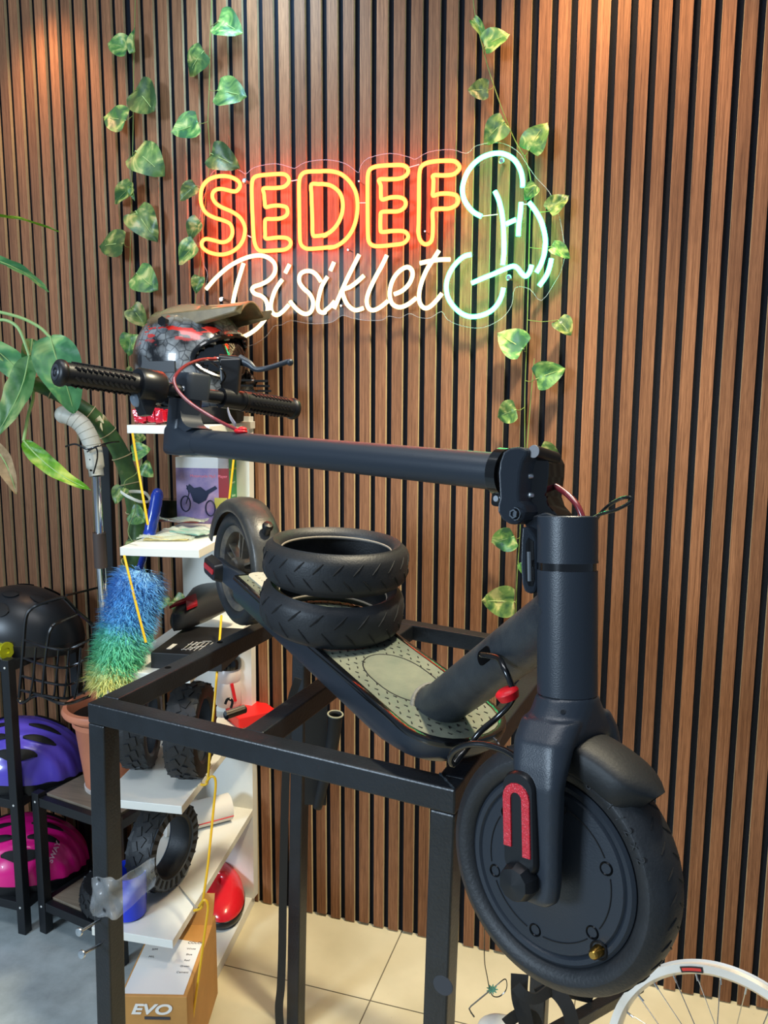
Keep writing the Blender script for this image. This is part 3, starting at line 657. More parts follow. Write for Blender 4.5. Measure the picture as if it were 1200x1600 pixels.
# angled down tube from deck to head tube
J0 = MD @ V((.622, 0, .026)); J1 = AX(.232)
dd = (J1-J0).normalized()
b = MB(); b.rings([[q+X_*(r*1.0*math.cos(2*PI*i/40))+Y_*(r*math.sin(2*PI*i/40)) for i in range(40)] for q, r in ((J0-dd*.004, .031), (J0+dd*.012, .0283), (J0+dd*.03, .0275), (J1, .0272)) for X_, Y_ in (frame_from(dd)[:2],)])
dt = b.build('down_tube', MT('dusty_alloy', (31,37,44), .45, var=.8, vscale=16, col2=(58,62,64), bump=.2, bscale=500), sco)
b = MB(); b.tube([J0+dd*.002+X_*(.031*math.cos(2*PI*i/28))*1+Y_*(.031*math.sin(2*PI*i/28)) for X_, Y_ in (frame_from(dd)[:2],) for i in range(28)], .0032, 7, closed=True); b.build('weld_ring', MT('chalky_weld', (112,110,102), .7, bump=1, bscale=200), sco)
# cable hole in the down tube
hp = P(761,1026,.80); tq = (hp-J0).dot(dd); rad = (hp-(J0+dd*tq)); 
vw = (CAM-(J0+dd*tq)); vw = (vw-dd*vw.dot(dd)).normalized(); sd_ = dd.cross(vw)
def _pp(q): d = q-CAM; return (600+d.dot(_rt)/d.dot(_fw)*FOC, 800-d.dot(_up)/d.dot(_fw)*FOC)
tb_ = min([(abs(_pp(J0+dd*(k*.002)+(vw*math.cos(a_)+sd_*math.sin(a_)).normalized()*.0272)[0]-757)+abs(_pp(J0+dd*(k*.002)+(vw*math.cos(a_)+sd_*math.sin(a_)).normalized()*.0272)[1]-1026), k*.002, a_) for k in range(20, 110) for a_ in [-1.2+.1*j for j in range(25)]])
hc = J0+dd*tb_[1]+(vw*math.cos(tb_[2])+sd_*math.sin(tb_[2])).normalized()*.0272
hz = (hc-(J0+dd*tb_[1])).normalized(); hy = dd.cross(hz)
b = MB(); b.rings([[hc+dd*x_+hy*y_+hz*k_ for x_, y_ in rrect(.0145, .0075, .007)] for k_ in (-.003, .0006)]); b.build('cable_port', M_hole, sco)
# stem, gooseneck and bars
E0 = P(778,737,.797); E1 = P(400,700,1.064); sd = (E1-E0).normalized(); EL = P(289,688,1.19); 
EL = E0 + sd*((EL-E0).dot(sd))
b = MB(); b.tube([E0, EL], .0186, 40); b.build('stem', M_sc, sco)
upS = (su - sd*su.dot(sd)).normalized(); sdn = sd.cross(upS)
if sdn.dot(CAM-EL) < 0: sdn = -sdn
# gooseneck block: smooth elbow from round stem to flat post
def sec(o, ax, up_, hx, hy, r): return [o+ax*a+up_*c for a, c in rrect(hx, hy, r, 5)]
K = P(300,612,1.185)
post = (K-EL); post = (post - sdn*post.dot(sdn)).normalized()
b = MB()
b.rings([sec(EL-sd*.050, sdn, upS, .0188, .0188, .0186), sec(EL-sd*.030, sdn, upS, .021, .020, .016), sec(EL-sd*.012, sdn, upS, .022, .0215, .010), sec(EL+sd*.014, sdn, upS, .0215, .0215, .009), sec(EL+sd*.018, sdn, upS, .019, .019, .008)])
b.rings([sec(EL-post*.012, sdn, sd, .0218, .0175, .009), sec(EL+post*.03, sdn, sd, .0205, .0175, .009), sec(EL+post*.06, sdn, sd, .0205, .018, .009), sec(K-post*.012, sdn, sd, .0205, .0205, .009), sec(K+post*.022, sdn, sd, .0205, .021, .009), sec(K+post*.026, sdn, sd, .018, .0185, .008)])
nk = b.build('gooseneck', M_sc, sco, ang=45)
# web between stem and post on the inner side of the elbow
b = MB(); b.rings([[EL-sd*(.016+.036*t_**2)+upS*(.020)+post*(.034*(1-t_)**2)+sdn*k_ for t_ in [i/8 for i in range(9)]]+[EL-sd*.0+upS*.0+sdn*k_] for k_ in (-.017, .017)]); b.build('gooseneck_web', M_sc, nk)
b = MB(); b.lathe([(.0001,.002),(.004,.002),(.005,0),(.005,-.002)], K+sdn*.0205+post*.002-sd*.008, sdn, 16); b.build('clamp_bolt', M_zinc, nk)
H1 = P(96,583,1.041); H2 = P(459,639,1.325); hd = (H1-H2).normalized()
MB().tube([H1-hd*.004, H2+hd*.004], .0100, 28).build('handlebar', M_sc2, sco)
hx_, hy_, _ = frame_from(hd)
def on_bar(px, py=None):
    # parameter along the bar whose pixel x is px
    best = min(range(1001), key=lambda k: abs((lambda q: (q.dot(_rt))/(q.dot(_fw))*FOC+600)((H2.lerp(H1, k/1000)-CAM))-px)); return H2.lerp(H1, best/1000)
def grip(a, c, name):
    L = (c-a).length; d = (c-a).normalized(); X_, Y_, Z_ = frame_from(d)
    b = MB(); pr = [(.0001,-.002),(.0130,-.002),(.0168,.0005),(.0178,.004),(.0172,.008),(.0150,.010)]
    n_ = 26
    for i in range(n_):
        h = .011+(L-.016)*i/n_; pr += [(.0153, h), (.0146, h+(L-.016)/n_*.5)]
    pr += [(.0160, L-.004), (.0158, L), (.0001, L)]
    b.lathe(pr, a, d, 28)
    for k in range(11):
        h = .018+(L-.03)*k/11
        for q in range(7):
            a_ = 2*PI*q/7
            e1 = X_*math.cos(a_)+Y_*math.sin(a_); e2 = X_*math.cos(a_+.28)+Y_*math.sin(a_+.28)
            b.tube([a+d*h+e1*.0153, a+d*(h+.0075)+e2*.0158], .0017, 6)
    return b.build(name, M_grip, sco, ang=50)
gL = grip(H1+hd*.006, on_bar(216), 'grip'); gR = grip(H2-hd*.002, on_bar(378), 'grip')
b = MB(); b.lathe([(.0060,-.0035),(.0085,-.0045),(.0105,-.0035),(.0100,-.002)], H1+hd*.005, -hd, 24); b.lathe([(.0001,-.004),(.003,-.004),(.004,-.002)], H1+hd*.005, -hd, 16); b.build('end_plug', M_zinc.copy() if False else MT('plug_grey', (52,56,62), .3), gL)
# thumb throttle housing next to the near grip
p1, p2 = on_bar(213), on_bar(251)
b = MB(); b.lathe([(.012,0),(.0222,.0),(.0240,.003),(.0240,(p2-p1).length-.003),(.0222,(p2-p1).length),(.011,(p2-p1).length)], p1, (p2-p1), 36)
th = b.build('throttle_housing', M_sc2, sco)
tp = p1.lerp(p2, .35); b = MB(); dn = -(_up*.9)
b.rings([[tp+dn*q+hd*a*(1-.25*j)+hx3*c for a, c in rrect(.019, .012, .007)] for j, q in enumerate((.006, .022, .037, .046)) for hx3 in (hd.cross(_up).normalized(),)])
b.build('throttle_lever', M_sc2, th)
b = MB(); b.ell(tp+dn*.020+hd*.013+_fw*.002, (.010,.008,.013)); b.build('throttle_pad', MT('pale_blue_grey', (120,134,150), .35), th)
# brake lever clamp, reservoir body and blade on the far side
q1, q2 = on_bar(345), on_bar(378)
b = MB(); b.lathe([(.0105,0),(.0150,0),(.0150,(q2-q1).length),(.0105,(q2-q1).length)], q1, q2-q1, 28); b.build('bar_clamp', M_sc2, sco)
D_ = 1.235
c4 = [P(344,562,D_), P(378,561,D_), P(372,632,D_), P(348,628,D_)]
b = MB(); fwv = _fw*.011
b.rings([[c+fwv*k for c in c4] for k in (-1, 1)]); lb = b.build('brake_lever_body', M_sc2, sco, smooth=False, bevel=.003)
b = MB(); b.tube([P(343,561,D_), P(378,564,D_)], .0070, 18); b.build('lever_barrel', M_sc2, lb)
pts = cr([P(374,562,1.235), P(388,568,1.23), P(400,577,1.225), P(418,575,1.22), P(438,569,1.22), P(450,565,1.22), P(453,566,1.22)], 5)
b = MB(); b.tube(pts, [.0085-.0045*min(1, i/10) if i < 10 else .0040 for i in range(len(pts))], 12, flat=.75); b.ell(pts[-1], (.0055,.0055,.0055)); b.build('brake_lever', M_sc, sco)
b = MB(); b.tube([P(343,561,D_), P(334,561,D_)], .0033, 10); b.build('cable_ferrule', M_zinc, sco)
b = MB(); b.tube(cr([P(338,561,1.23), P(315,562,1.2), P(292,570,1.165), P(277,583,1.14), P(272,596,1.13), P(280,613,1.125), P(300,632,1.12), P(330,651,1.115), P(356,665,1.10), P(374,673,1.085)], 6), .0024, 8); b.build('brake_cable', M_rcab, sco)
b = MB(); b.tube(cr([P(330,566,1.22), P(345,576,1.2), P(352,588,1.21), P(345,600,1.22)], 6), .0016, 8); b.build('bell_wire', M_cab, sco)
q = P(376,674,1.083)
b = MB(); b.ell(q+V((0,0,.000)), (.011,.008,.0035), (sd, sdn, upS)); b.ell(q+sd*-.004+upS*.003, (.006,.006,.0035), (sd, sdn, upS)); b.build('stem_grommet', M_red, sco)
b = MB(); b.tube(cr([P(356,640,1.2), P(360,652,1.17), P(368,664,1.12)], 5), .004, 8, flat=.3); b.build('cable_sleeve', MT('pale_cable', (176,170,178), .4), sco)
# dashboard button boss at the bar centre
# folding hinge: clamp ring, body plates, latch
def ringat(px, py, d, r0, r1, L, name, mat, dirv=None):
    o = P(px, py, d); dv_ = dirv or sd; o = E0+sd*((o-E0).dot(sd)); b = MB()
    b.lathe([(r0,-L/2),(r1,-L/2),(r1,L/2),(r0,L/2)], o, dv_, 44, closedprof=True); return b.build(name, mat, sco)
ringat(784,742,.79, .0180, .0238, .011, 'clamp_ring', M_gl)
co = E0+sd*((P(784,742,.79)-E0).dot(sd))
b = MB(); lug = co - upS*.026; b.rings([[lug+sd*a+sdn*k+upS*c for a, c in rrect(.0060, .0075, .004)] for k in (-.010, .008)]); b.build('clamp_lug', M_gl, sco)
b = MB(); b.lathe([(.0001,.0015),(.003,.0015),(.0035,0)], lug+sdn*.008, sdn, 14); b.build('clamp_screw', M_zinc, sco)
# hinge body, traced side profile with real depth
prof = [(790,706),(800,700),(815,698),(828,704),(826,712),(820,722),(816,740),(814,770),(815,783),(822,790),(825,800),(822,812),(812,819),(800,820),(788,812),(781,800),(781,790),(784,778),(783,760),(782,740),(784,722)]
dq = .762
f3 = [P(x, y, dq) for x, y in prof]
hz_ = -_fw; hn = (sdn).normalized()
b = MB(); b.rings([[p_+hn*k for p_ in f3] for k in (.004, -.012, -.034, -.042)])
hinge = b.build('folding_hinge', M_sc, sco, smooth=False, bevel=.0022)
prof2 = [(828,704),(838,704),(852,712),(858,724),(857,745),(853,775),(858,790),(872,806),(840,812),(826,806),(816,783),(816,740),(821,720)]
f4 = [P(x, y, dq+.014) for x, y in prof2]
b = MB(); b.rings([[p_+hn*k for p_ in f4] for k in (.002, -.03)]); b.build('hinge_core', M_gl, hinge, smooth=False, bevel=.0018)
b = MB(); a_ = P(840,706,dq+.004); b.tube([a_+hn*.006, P(868,716,dq+.03)], .0062, 20); b.build('latch_pin', M_sc2, hinge)
b = MB(); b.lathe([(.0001,.0008),(.0060,.0008),(.0062,0)], a_+hn*.006, hn, 20); b.build('latch_pin_end', MT('worn_aluminium', (112,112,114), .5, metal=.5), hinge)
for x, y in ((827,744),(828,774)):
    b = MB(); b.lathe([(.0001,.003),(.0030,.002),(.0036,0),(.0036,-.004)], P(x, y, dq+.012)+hn*.002, hn, 14); b.build('rivet', M_zinc, hinge)
pv = P(809,803,dq)+hn*.0045
b = MB(); b.lathe([(.0001,.001),(.0028,.001),(.0030,.0035),(.0046,.0035),(.0046,0)], pv, hn, 6); b.lathe([(.0054,.0005),(.0062,.0005),(.0066,-.001)], pv, hn, 28); b.build('pivot_bolt', MT('dull_bolt', (96,102,108), .3, metal=1), hinge)
# neck between hinge and steering collar
prof3 = [(812,806),(826,806),(845,800),(862,808),(880,820),(880,850),(838,850),(834,846),(826,832),(814,822)]
f5 = [P(x, y, dq+.004) for x, y in prof3]
b = MB(); b.rings([[p_+hn*k for p_ in f5] for k in (-.006, -.040)]); b.build('hinge_neck', M_sc, hinge, smooth=False, bevel=.002)
# latch lever hanging beside the head tube
lvp = [(814,822),(824,824),(834,836),(838,846),(838,915),(834,926),(825,929),(817,924),(813,912),(811,880),(812,845)]
lvi = [(824,840),(832,846),(834,905),(831,916),(825,916),(820,905),(820,850)]
b = MB(); d5 = dq-.000
b.rings([[P(x, y, d5)+hn*k for x, y in lvp] for k in (-.002, -.016)]); lv_ = b.build('latch_lever', M_sc, sco, smooth=False, bevel=.002)
b = MB(); b.rings([[P(x, y, d5)+hn*k for x, y in lvi] for k in (-.003, -.0012)]); b.build('lever_recess', M_gl, lv_, smooth=False)
b = MB(); b.tube([P(826,862,d5)+hn*-.0008, P(827,908,d5)+hn*-.0008], .0022, 8); b.build('lever_spring', MT('grey_plastic', (84,90,96), .4), lv_)
# loose wires
b = MB(); b.tube(cr([P(858,755,.79), P(872,762,.785), P(888,774,.775), P(902,790,.765), P(911,810,.76)], 6), .0030, 10); b.build('stem_cable', M_rcab, sco)
b = MB(); b.tube(cr([P(905,812,.745), P(922,811,.735), P(940,803,.73), P(962,797,.725), P(980,788,.722), P(987,781,.722), P(982,777,.724), P(968,780,.73), P(952,789,.735), P(940,800,.74), P(932,812,.745)], 6), .0016, 8); b.build('wire_loop', M_cab, sco)
b = MB(); b.box(P(921,815,.738), (.011,.006,.008), (_rt, _fw, _up)); b.build('wire_plug', M_gl, sco, smooth=False, bevel=.001)
# cable from the down tube through its red grommet to the hub motor
cc = cr([hc-hz*.006, hc+hz*.004+dd*.003, P(778,1028,.80), P(788,1045,.785), P(797,1065,.78), P(803,1086,.78), P(796,1102,.785), P(776,1122,.79), P(752,1142,.79), P(737,1160,.79), P(722,1178,.78), P(709,1194,.775), P(704,1186,.77), P(712,1172,.762), P(735,1163,.752), P(765,1165,.74), P(795,1176,.725), P(815,1194,.71), P(832,1222,.695), S_(-.002,-.062,.088)], 6)
b = MB(); b.tube(cc, .0031, 10); b.build('motor_cable', M_cab, sco)
gq = P(797,1082,.78)
b = MB(); ga = (_up*.85+_rt*-.35).normalized(); gx, gy, gz = frame_from(ga, _rt)
b.lathe([(.0001,.004),(.008,.004),(.011,.002),(.012,0),(.011,-.003),(.0095,-.007),(.0001,-.0075)], gq+ _rt*-.003, ga, 24); b.build('cable_grommet', M_red, sco)
b = MB(); b.tube(cr([P(771,1153,.80), P(778,1160,.795), P(782,1172,.79), P(781,1185,.79)], 5), .0012, 6); b.build('ground_wire', M_cab, sco)

# ------------------------------------------------------------------ two loose tyres on the deck
def loose_tyre(label, o, axis, R, w, bead, n=26, L=.020, t=.0014):
    tt = tag(None or MBt(o, axis, R, w, bead, n, L, t), label, 'tyre', 'tyres stacked on the scooter deck'); return tt
def MBt(o, axis, R, w, bead, n, L, t):
    X, Y, Z = frame_from(axis); b = MB(); outp = tyre_prof(R, w, bead, .024)
    th_ = .0035
    inn = [(bead, w*.45), (bead+.006, w*.72), (R-.020, w*.86), (R-.010, w*.6), (R-.008, 0), (R-.010, -w*.6), (R-.020, -w*.86), (bead+.006, -w*.72), (bead, -w*.45)]
    b.lathe(outp+inn, o, axis, 80, closedprof=True); b.m = 2
    for s_ in (-1, 1): b.tube([V(o)+Z*(s_*w*.56)+X*((bead+.0005)*math.cos(2*PI*k/56))+Y*((bead+.0005)*math.sin(2*PI*k/56)) for k in range(56)], .0018, 7, closed=True)
    b.m = 1; tread_marks(b, o, axis, R, w, n, L, sl=.7, t=t)
    return b.build('scooter_tyre', [M_rub, M_dark, MT('chalky_bead', (140,132,120), .6)], None, ang=45)
tl = MD @ V((.360, -.010, .0345+.0318))
loose_tyre('worn black scooter tyre lying flat on the dusty deck, under another tyre', tl, dw2, .1065, .0315, .080, 20, .024, .0018)
ax2 = (dw2 + V((-.070, .055, 0))).normalized()
loose_tyre('worn black scooter tyre lying on top of the other tyre on the deck', tl+dw2*.0668+df*-.004+dv2*.002, ax2, .1065, .0305, .081, 24, .020, .0016)

# ------------------------------------------------------------------ stepped white shelf unit against the wall
M_white = MT('white_laminate', (226,226,218), .38, var=.06, vscale=6)
M_wedge = MT('white_edge_band', (206,212,214), .45)
M_yel = MT('yellow_coated_rod', (226,178,32), .38)
bdir = V((-.163, .987, 0)).normalized()
def toback(p, Y=-.004): return p + bdir*((Y-p.y)/bdir.y)
unit = thing('shelf_unit', (.62, -.28, 0), 'stepped white laminate shelf unit against the slatted wall, crowded with cycling goods', 'shelf unit')
SH = {}
def shelf(key, nr, nl, z, th=.018):
    a, c = PZ(*nr, z), PZ(*nl, z); d_, e_ = toback(c), toback(a)
    b = MB(); b.rings([[q+V((0,0,k)) for q in (c, a, e_, d_)] for k in (-th, 0)])
    SH[key] = (a, c, z); return b.build('shelf', [M_white], unit, smooth=False, bevel=.001)
shelf('s5', (270,1470), (143,1449), .288); shelf('s4', (284,1260), (157,1247), .55); shelf('s3', (297,1055), (172,1049), .813)
shelf('s2', (311,859), (187,855), 1.064); shelf('base', (262,1665), (150,1640), .030, .03)
a = PY(198,664,-.34); e_ = V((a.x+.19, a.y+.02, a.z))
b = MB(); b.rings([[q+V((0,0,k)) for q in (a, e_, toback(e_), toback(a))] for k in (-.018, 0)]); b.build('shelf', M_white, unit, smooth=False, bevel=.001)
z1 = a.z
pl0 = PY(285,900,-.03).x; pr0 = PY(394,1300,-.03).x
b = MB(); b.rings([[V((x, y, z)) for x, y in ((pl0,-.028),(pr0+dx,-.028),(pr0+dx,-.003),(pl0,-.003))] for z, dx in ((.03, 0), (z1+.012, .012))]); b.build('back_panel', M_white, unit, smooth=False)
# yellow rods with hooked ends
def rod(pts, label, group='yellow hooked rods on the shelf unit', r=.0026):
    p_ = cr(pts, 4); return tag(MB().tube(p_, r, 9).build('hooked_rod', M_yel, None), label, 'rod', group)
def RY(x, y, Y): return PY(x, y, Y)
rod([PY(207,677,-.35), PY(213,715,-.36), PY(222,768,-.385), PY(231,820,-.40)], 'yellow rod hanging from the left end of the top shelf')
rod([PY(194,868,-.43), PY(203,905,-.445), PY(214,950,-.46), PY(228,1004,-.47)], 'yellow rod crossing in front of the blue and green feather duster')
rod([PY(367,700,-.17), PY(362,745,-.19), PY(357,790,-.2)], 'short yellow rod crossing the right end of the colourful motorcycle player box')
rod([PY(346,962,-.30), PY(340,1040,-.40), PY(334,1110,-.45), PY(329,1160,-.46), PY(325,1216,-.46), PY(321,1226,-.462), PY(314,1226,-.462)], 'yellow rod hooked behind the black stand rail, beside the upright tyre')
rod([PY(322,1222,-.475), PY(331,1213,-.475), PY(337,1222,-.475), PY(334,1260,-.48), PY(325,1350,-.51), PY(318,1400,-.53), PY(315,1418,-.53), PY(303,1423,-.53)], 'yellow rod with two hooks between the middle and the lower shelf')
rod([PY(311,1416,-.54), PY(319,1406,-.54), PY(325,1416,-.54), PY(321,1450,-.545), PY(310,1530,-.56), PY(298,1612,-.57)], 'yellow rod running from the lower shelf down beside the cardboard box')

# ---- chunky tyres
def block_tyre(name, o, axis, R, w, bead, n, style, label, group=None, slots=False, x=None):
    X, Y, Z = frame_from(axis, x); o = V(o); b = MB()
    outp = [(bead, -w*.8), (bead+.006, -w*.95), (R-.016, -w), (R-.006, -w*.93), (R-.0035, -w*.6), (R-.003, 0), (R-.0035, w*.6), (R-.006, w*.93), (R-.016, w), (bead+.006, w*.95), (bead, w*.8)]
    if slots: inn = [(bead, 0)]
    else: inn = [(bead+.004, w*.7), (R-.012, w*.8), (R-.009, 0), (R-.012, -w*.8), (bead+.004, -w*.7)]
    b.lathe(outp+inn, o, axis, 72, closedprof=True)
    for k in range(n):
        for row in range(4):
            a = 2*PI*(k+.5*(row % 2)+(.12 if style else 0)*row)/n
            er = X*math.cos(a)+Y*math.sin(a); et = Y*math.cos(a)-X*math.sin(a)
            hh = w*(-.72+.48*row); r_ = R-.0040-(.0035 if row in (0, 3) else 0)
            tw = 2*PI*R/n*.62; dg = (.45 if (row % 2) else -.45) if style else .2
            e2 = (et+Z*dg).normalized(); z2 = er.cross(e2)
            b.box(o+er*(r_+.0006)+Z*hh, (tw, .0052, w*.36), (e2, er, z2))
    if slots:
        b.m = 2
        for s_ in (-1, 1): b.lathe([(bead+.004, s_*(w*.93)), (bead+.005, s_*(w+.0004)), (bead+.026, s_*(w+.0004)), (bead+.028, s_*(w*.93))], o, axis, 72)
        b.m = 1
        for k in range(26):
            a = 2*PI*k/26; er = X*math.cos(a)+Y*math.sin(a); et = Y*math.cos(a)-X*math.sin(a)
            for s_ in (-1, 1): b.box(o+er*(bead+.0150)+Z*(s_*(w+.0008)), (.0072, .0165, .0012), (et, er, Z))
    t = b.build(name, [M_rub, M_dark, MT('grey_sidewall', (62,70,80), .45)], None, ang=30); return tag(t, label, 'tyre', group)
zz = .55
c2 = PZ(297,1215,zz); block_tyre('chunky_tyre', (c2.x, c2.y+.01, zz+.1075), (.96,.27,0), .105, .034, .066, 22, 1, 'upright black off-road tyre on the middle shelf, beside the yellow rod')
c1 = PZ(222,1205,zz); block_tyre('chunky_tyre', (c1.x-.012, c1.y+.02, zz+.1035), (.93,.36,0), .101, .030, .066, 20, 0, 'upright knobbly tyre on the middle shelf, partly behind the stand leg')
c3 = PZ(236,1402,.288); block_tyre('honeycomb_tyre', (c3.x+.006, c3.y+.045, .288+.1015), (.97,-.05,0), .099, .031, .064, 20, 1, 'solid black honeycomb tyre with slotted sidewall on the lower shelf', slots=True)
# ---- top shelf goods
M_redglass = MT('red_foil', (196,20,44), .12, spec=.8, bump=1.2, bscale=60, coat=.6)
q = PZ(240,667,z1+.001); q = V((PY(240,664,-.30).x, -.30, z1))
b = MB()
for i in range(7):
    for j in range(3):
        b.box((q.x-.033+i*.011+random.uniform(-.002,.002), q.y-.012+j*.014, z1+.011+random.uniform(-.0,.004)), (.012,.014,.022+random.uniform(0,.012)), (V((1,random.uniform(-.2,.2),random.uniform(-.3,.3))).normalized(), V((0,1,0)), V((random.uniform(-.3,.3),0,1)).normalized()))
o = b.build('foil_parcel', M_redglass, None, smooth=False, bevel=.0015); tag(o, 'shiny red foil parcel on the top shelf under the black helmet', 'parcel')
o.location.z = z1
q = V((PY(318,660,-.20).x, -.20, z1)); b = MB(); b.lathe([(0,0),(.010,0),(.011,.002),(.011,.030),(.009,.034),(.006,.036),(0,.036)], q, (0,0,1), 24)
tag(b.build('blue_tin', MT('blue_tin_paint', (24,70,190), .2, metal=.3), None), 'small blue tin on the top shelf right of the scooter gooseneck', 'tin')

# ---- full-face helmet on the top shelf
def helmet_mat():
    m = bpy.data.materials.new('painted_helmet'); m.use_nodes = True; nt = m.node_tree; N = nt.nodes; L = nt.links; b = N['Principled BSDF']
    b.inputs['Roughness'].default_value = .24; b.inputs['Coat Weight'].default_value = .5
    tc = N.new('ShaderNodeTexCoord'); n = N.new('ShaderNodeTexNoise'); n.inputs['Scale'].default_value = 22; n.inputs['Detail'].default_value = 5; L.new(tc.outputs['Object'], n.inputs['Vector'])
    v = N.new('ShaderNodeTexVoronoi'); v.feature = 'DISTANCE_TO_EDGE'; v.inputs['Scale'].default_value = 46; L.new(tc.outputs['Object'], v.inputs['Vector'])
    r = N.new('ShaderNodeValToRGB'); e = r.color_ramp.elements; e[0].position = .40; e[0].color = lin((22,23,26)); e[1].position = .62; e[1].color = lin((134,138,140)); L.new(n.outputs['Fac'], r.inputs[0])
    r2 = N.new('ShaderNodeValToRGB'); r2.color_ramp.elements[0].position = .03; r2.color_ramp.elements[0].color = (.15,.15,.17,1); r2.color_ramp.elements[1].position = .07; r2.color_ramp.elements[1].color = (1,1,1,1); L.new(v.outputs['Distance'], r2.inputs[0])
    mx = N.new('ShaderNodeMixRGB'); mx.blend_type = 'MULTIPLY'; mx.inputs[0].default_value = .7; L.new(r.outputs[0], mx.inputs[1]); L.new(r2.outputs[0], mx.inputs[2])
    mp = N.new('ShaderNodeMapping'); mp.inputs['Scale'].default_value = (10, 10, 34); L.new(tc.outputs['Object'], mp.inputs[0]); n3 = N.new('ShaderNodeTexNoise'); n3.inputs['Scale'].default_value = 1.3; n3.inputs['Detail'].default_value = 4; L.new(mp.outputs[0], n3.inputs['Vector'])
    sx = N.new('ShaderNodeSeparateXYZ'); L.new(tc.outputs['Object'], sx.inputs[0])
    band = N.new('ShaderNodeMapRange'); band.inputs[1].default_value = .135; band.inputs[2].default_value = .165; L.new(sx.outputs['Z'], band.inputs[0])
    gt = N.new('ShaderNodeMath'); gt.operation = 'GREATER_THAN'; gt.inputs[1].default_value = .56; L.new(n3.outputs['Fac'], gt.inputs[0])
    b2 = N.new('ShaderNodeMapRange'); b2.inputs[1].default_value = .215; b2.inputs[2].default_value = .20; L.new(sx.outputs['Z'], b2.inputs[0])
    mu = N.new('ShaderNodeMath'); mu.operation = 'MULTIPLY'; L.new(band.outputs[0], mu.inputs[0]); L.new(gt.outputs[0], mu.inputs[1])
    mu2 = N.new('ShaderNodeMath'); mu2.operation = 'MULTIPLY'; L.new(mu.outputs[0], mu2.inputs[0]); L.new(b2.outputs[0], mu2.inputs[1])
    m2 = N.new('ShaderNodeMixRGB'); m2.inputs[2].default_value = lin((200,44,34)); L.new(mu2.outputs[0], m2.inputs[0])
    tb = N.new('ShaderNodeMapRange'); tb.inputs[1].default_value = .185; tb.inputs[2].default_value = .215; L.new(sx.outputs['Z'], tb.inputs[0])
    m3 = N.new('ShaderNodeMixRGB'); m3.inputs[2].default_value = lin((150,134,100)); L.new(tb.outputs[0], m3.inputs[0]); L.new(mx.outputs[0], m3.inputs[1]); L.new(m3.outputs[0], m2.inputs[1])
    L.new(m2.outputs[0], b.inputs['Base Color']); return m
HB = P(303, 600, 1.90); HB = V((HB.x, HB.y, z1)); hel = thing('motocross_helmet', HB, 'grey and red full-face off-road helmet with a peak on the top shelf', 'helmet')
hfx = (_rt*.93 - _fw*.36); hfx = V((hfx.x, hfx.y, 0)).normalized(); hfy = V((0,0,1)).cross(hfx)   # hfx = where the helmet looks
MH = FM(HB, hfx*1.06, hfy*1.06, (0,0,1.05))
def H(x, y, z): return MH @ V((x, y, z))
# shell with eye opening: sample sphere-like surface and skip the opening
def hs(th, ph):   # th azimuth from the front, ph elevation
    cx = math.cos(ph)*math.cos(th); cy = math.cos(ph)*math.sin(th); cz = math.sin(ph)
    x = cx*(.128 if cx > 0 else .138); y = cy*.112; z = .132 + cz*(.128 if cz > 0 else .118)
    if cz < 0 and cx > 0: x += .045*min(1, -cz*1.6)*cx; z += .0
    if cz < 0: x *= 1-.10*max(0, -cz-.3); y *= 1-.18*max(0, -cz-.2)
    return V((x, y, z))
b = MB(MH); nth, nph = 60, 30; vid = {}; vs = []; fs = []
for i in range(nth):
    for j in range(nph+1):
        ph = -1.0+(PI/2+1.0)*j/nph*.999; vid[i, j] = len(vs); vs.append(hs(2*PI*i/nth, ph))
for i in range(nth):
    for j in range(nph):
        th = 2*PI*(i+.5)/nth; th = th if th < PI else th-2*PI; ph = -1.0+(PI/2+1.0)*(j+.5)/nph
        if (th/1.02)**2+((ph-.03)/.40)**2 < 1: continue
        fs.append((vid[i, j], vid[(i+1) % nth, j], vid[(i+1) % nth, j+1], vid[i, j+1]))
b._add(vs, fs); sh = b.build('shell', helmet_mat(), hel); so = sh.modifiers.new('s', 'SOLIDIFY'); so.thickness = .006; so.offset = -1
b = MB(MH); b.ell((.012,0,.132), (.106,.098,.10), seg=36, rg=18); b.build('goggle', MT('goggle_lens', (14,16,20), .05, coat=1, spec=.9), hel)
rim = [hs(1.05*math.cos(t), .03+.42*math.sin(t)) for t in [2*PI*k/44 for k in range(44)]]
b = MB(MH); b.tube(rim, .0055, 8, closed=True); b.build('eye_port_trim', M_gl, hel)
M_peak = MT('dull_gold_grey', (118,104,74), .3, var=.4, vscale=20, coat=.4)
b = MB(MH)
def pk(u, v):
    x = -.075+.225*u; y = (v-.5)*2*(.060+.006*u-.018*(u-.7 if u > .7 else 0)*3); z = .258-.010*(u)**1.0*1.5-.028*((v-.5)*2)**2-.03*max(0, .35-u)+.018*u*u
    return V((x, y, z))
b.grid(pk, 16, 12); pkk = b.build('peak', M_peak, hel); so = pkk.modifiers.new('s', 'SOLIDIFY'); so.thickness = .005
for s_ in (-1, 1):
    b = MB(MH); b.rings([[V((x, s_*(y_), z)) for x, z in q_] for y_, q_ in ((.060, [(-.03,.235),(.165,.248),(.160,.228),(.03,.20),(-.01,.195)]), (.072, [(-.03,.232),(.160,.244),(.150,.232),(.03,.205),(-.01,.20)]))])
    b.build('peak_side', M_peak, hel, smooth=False, bevel=.002)
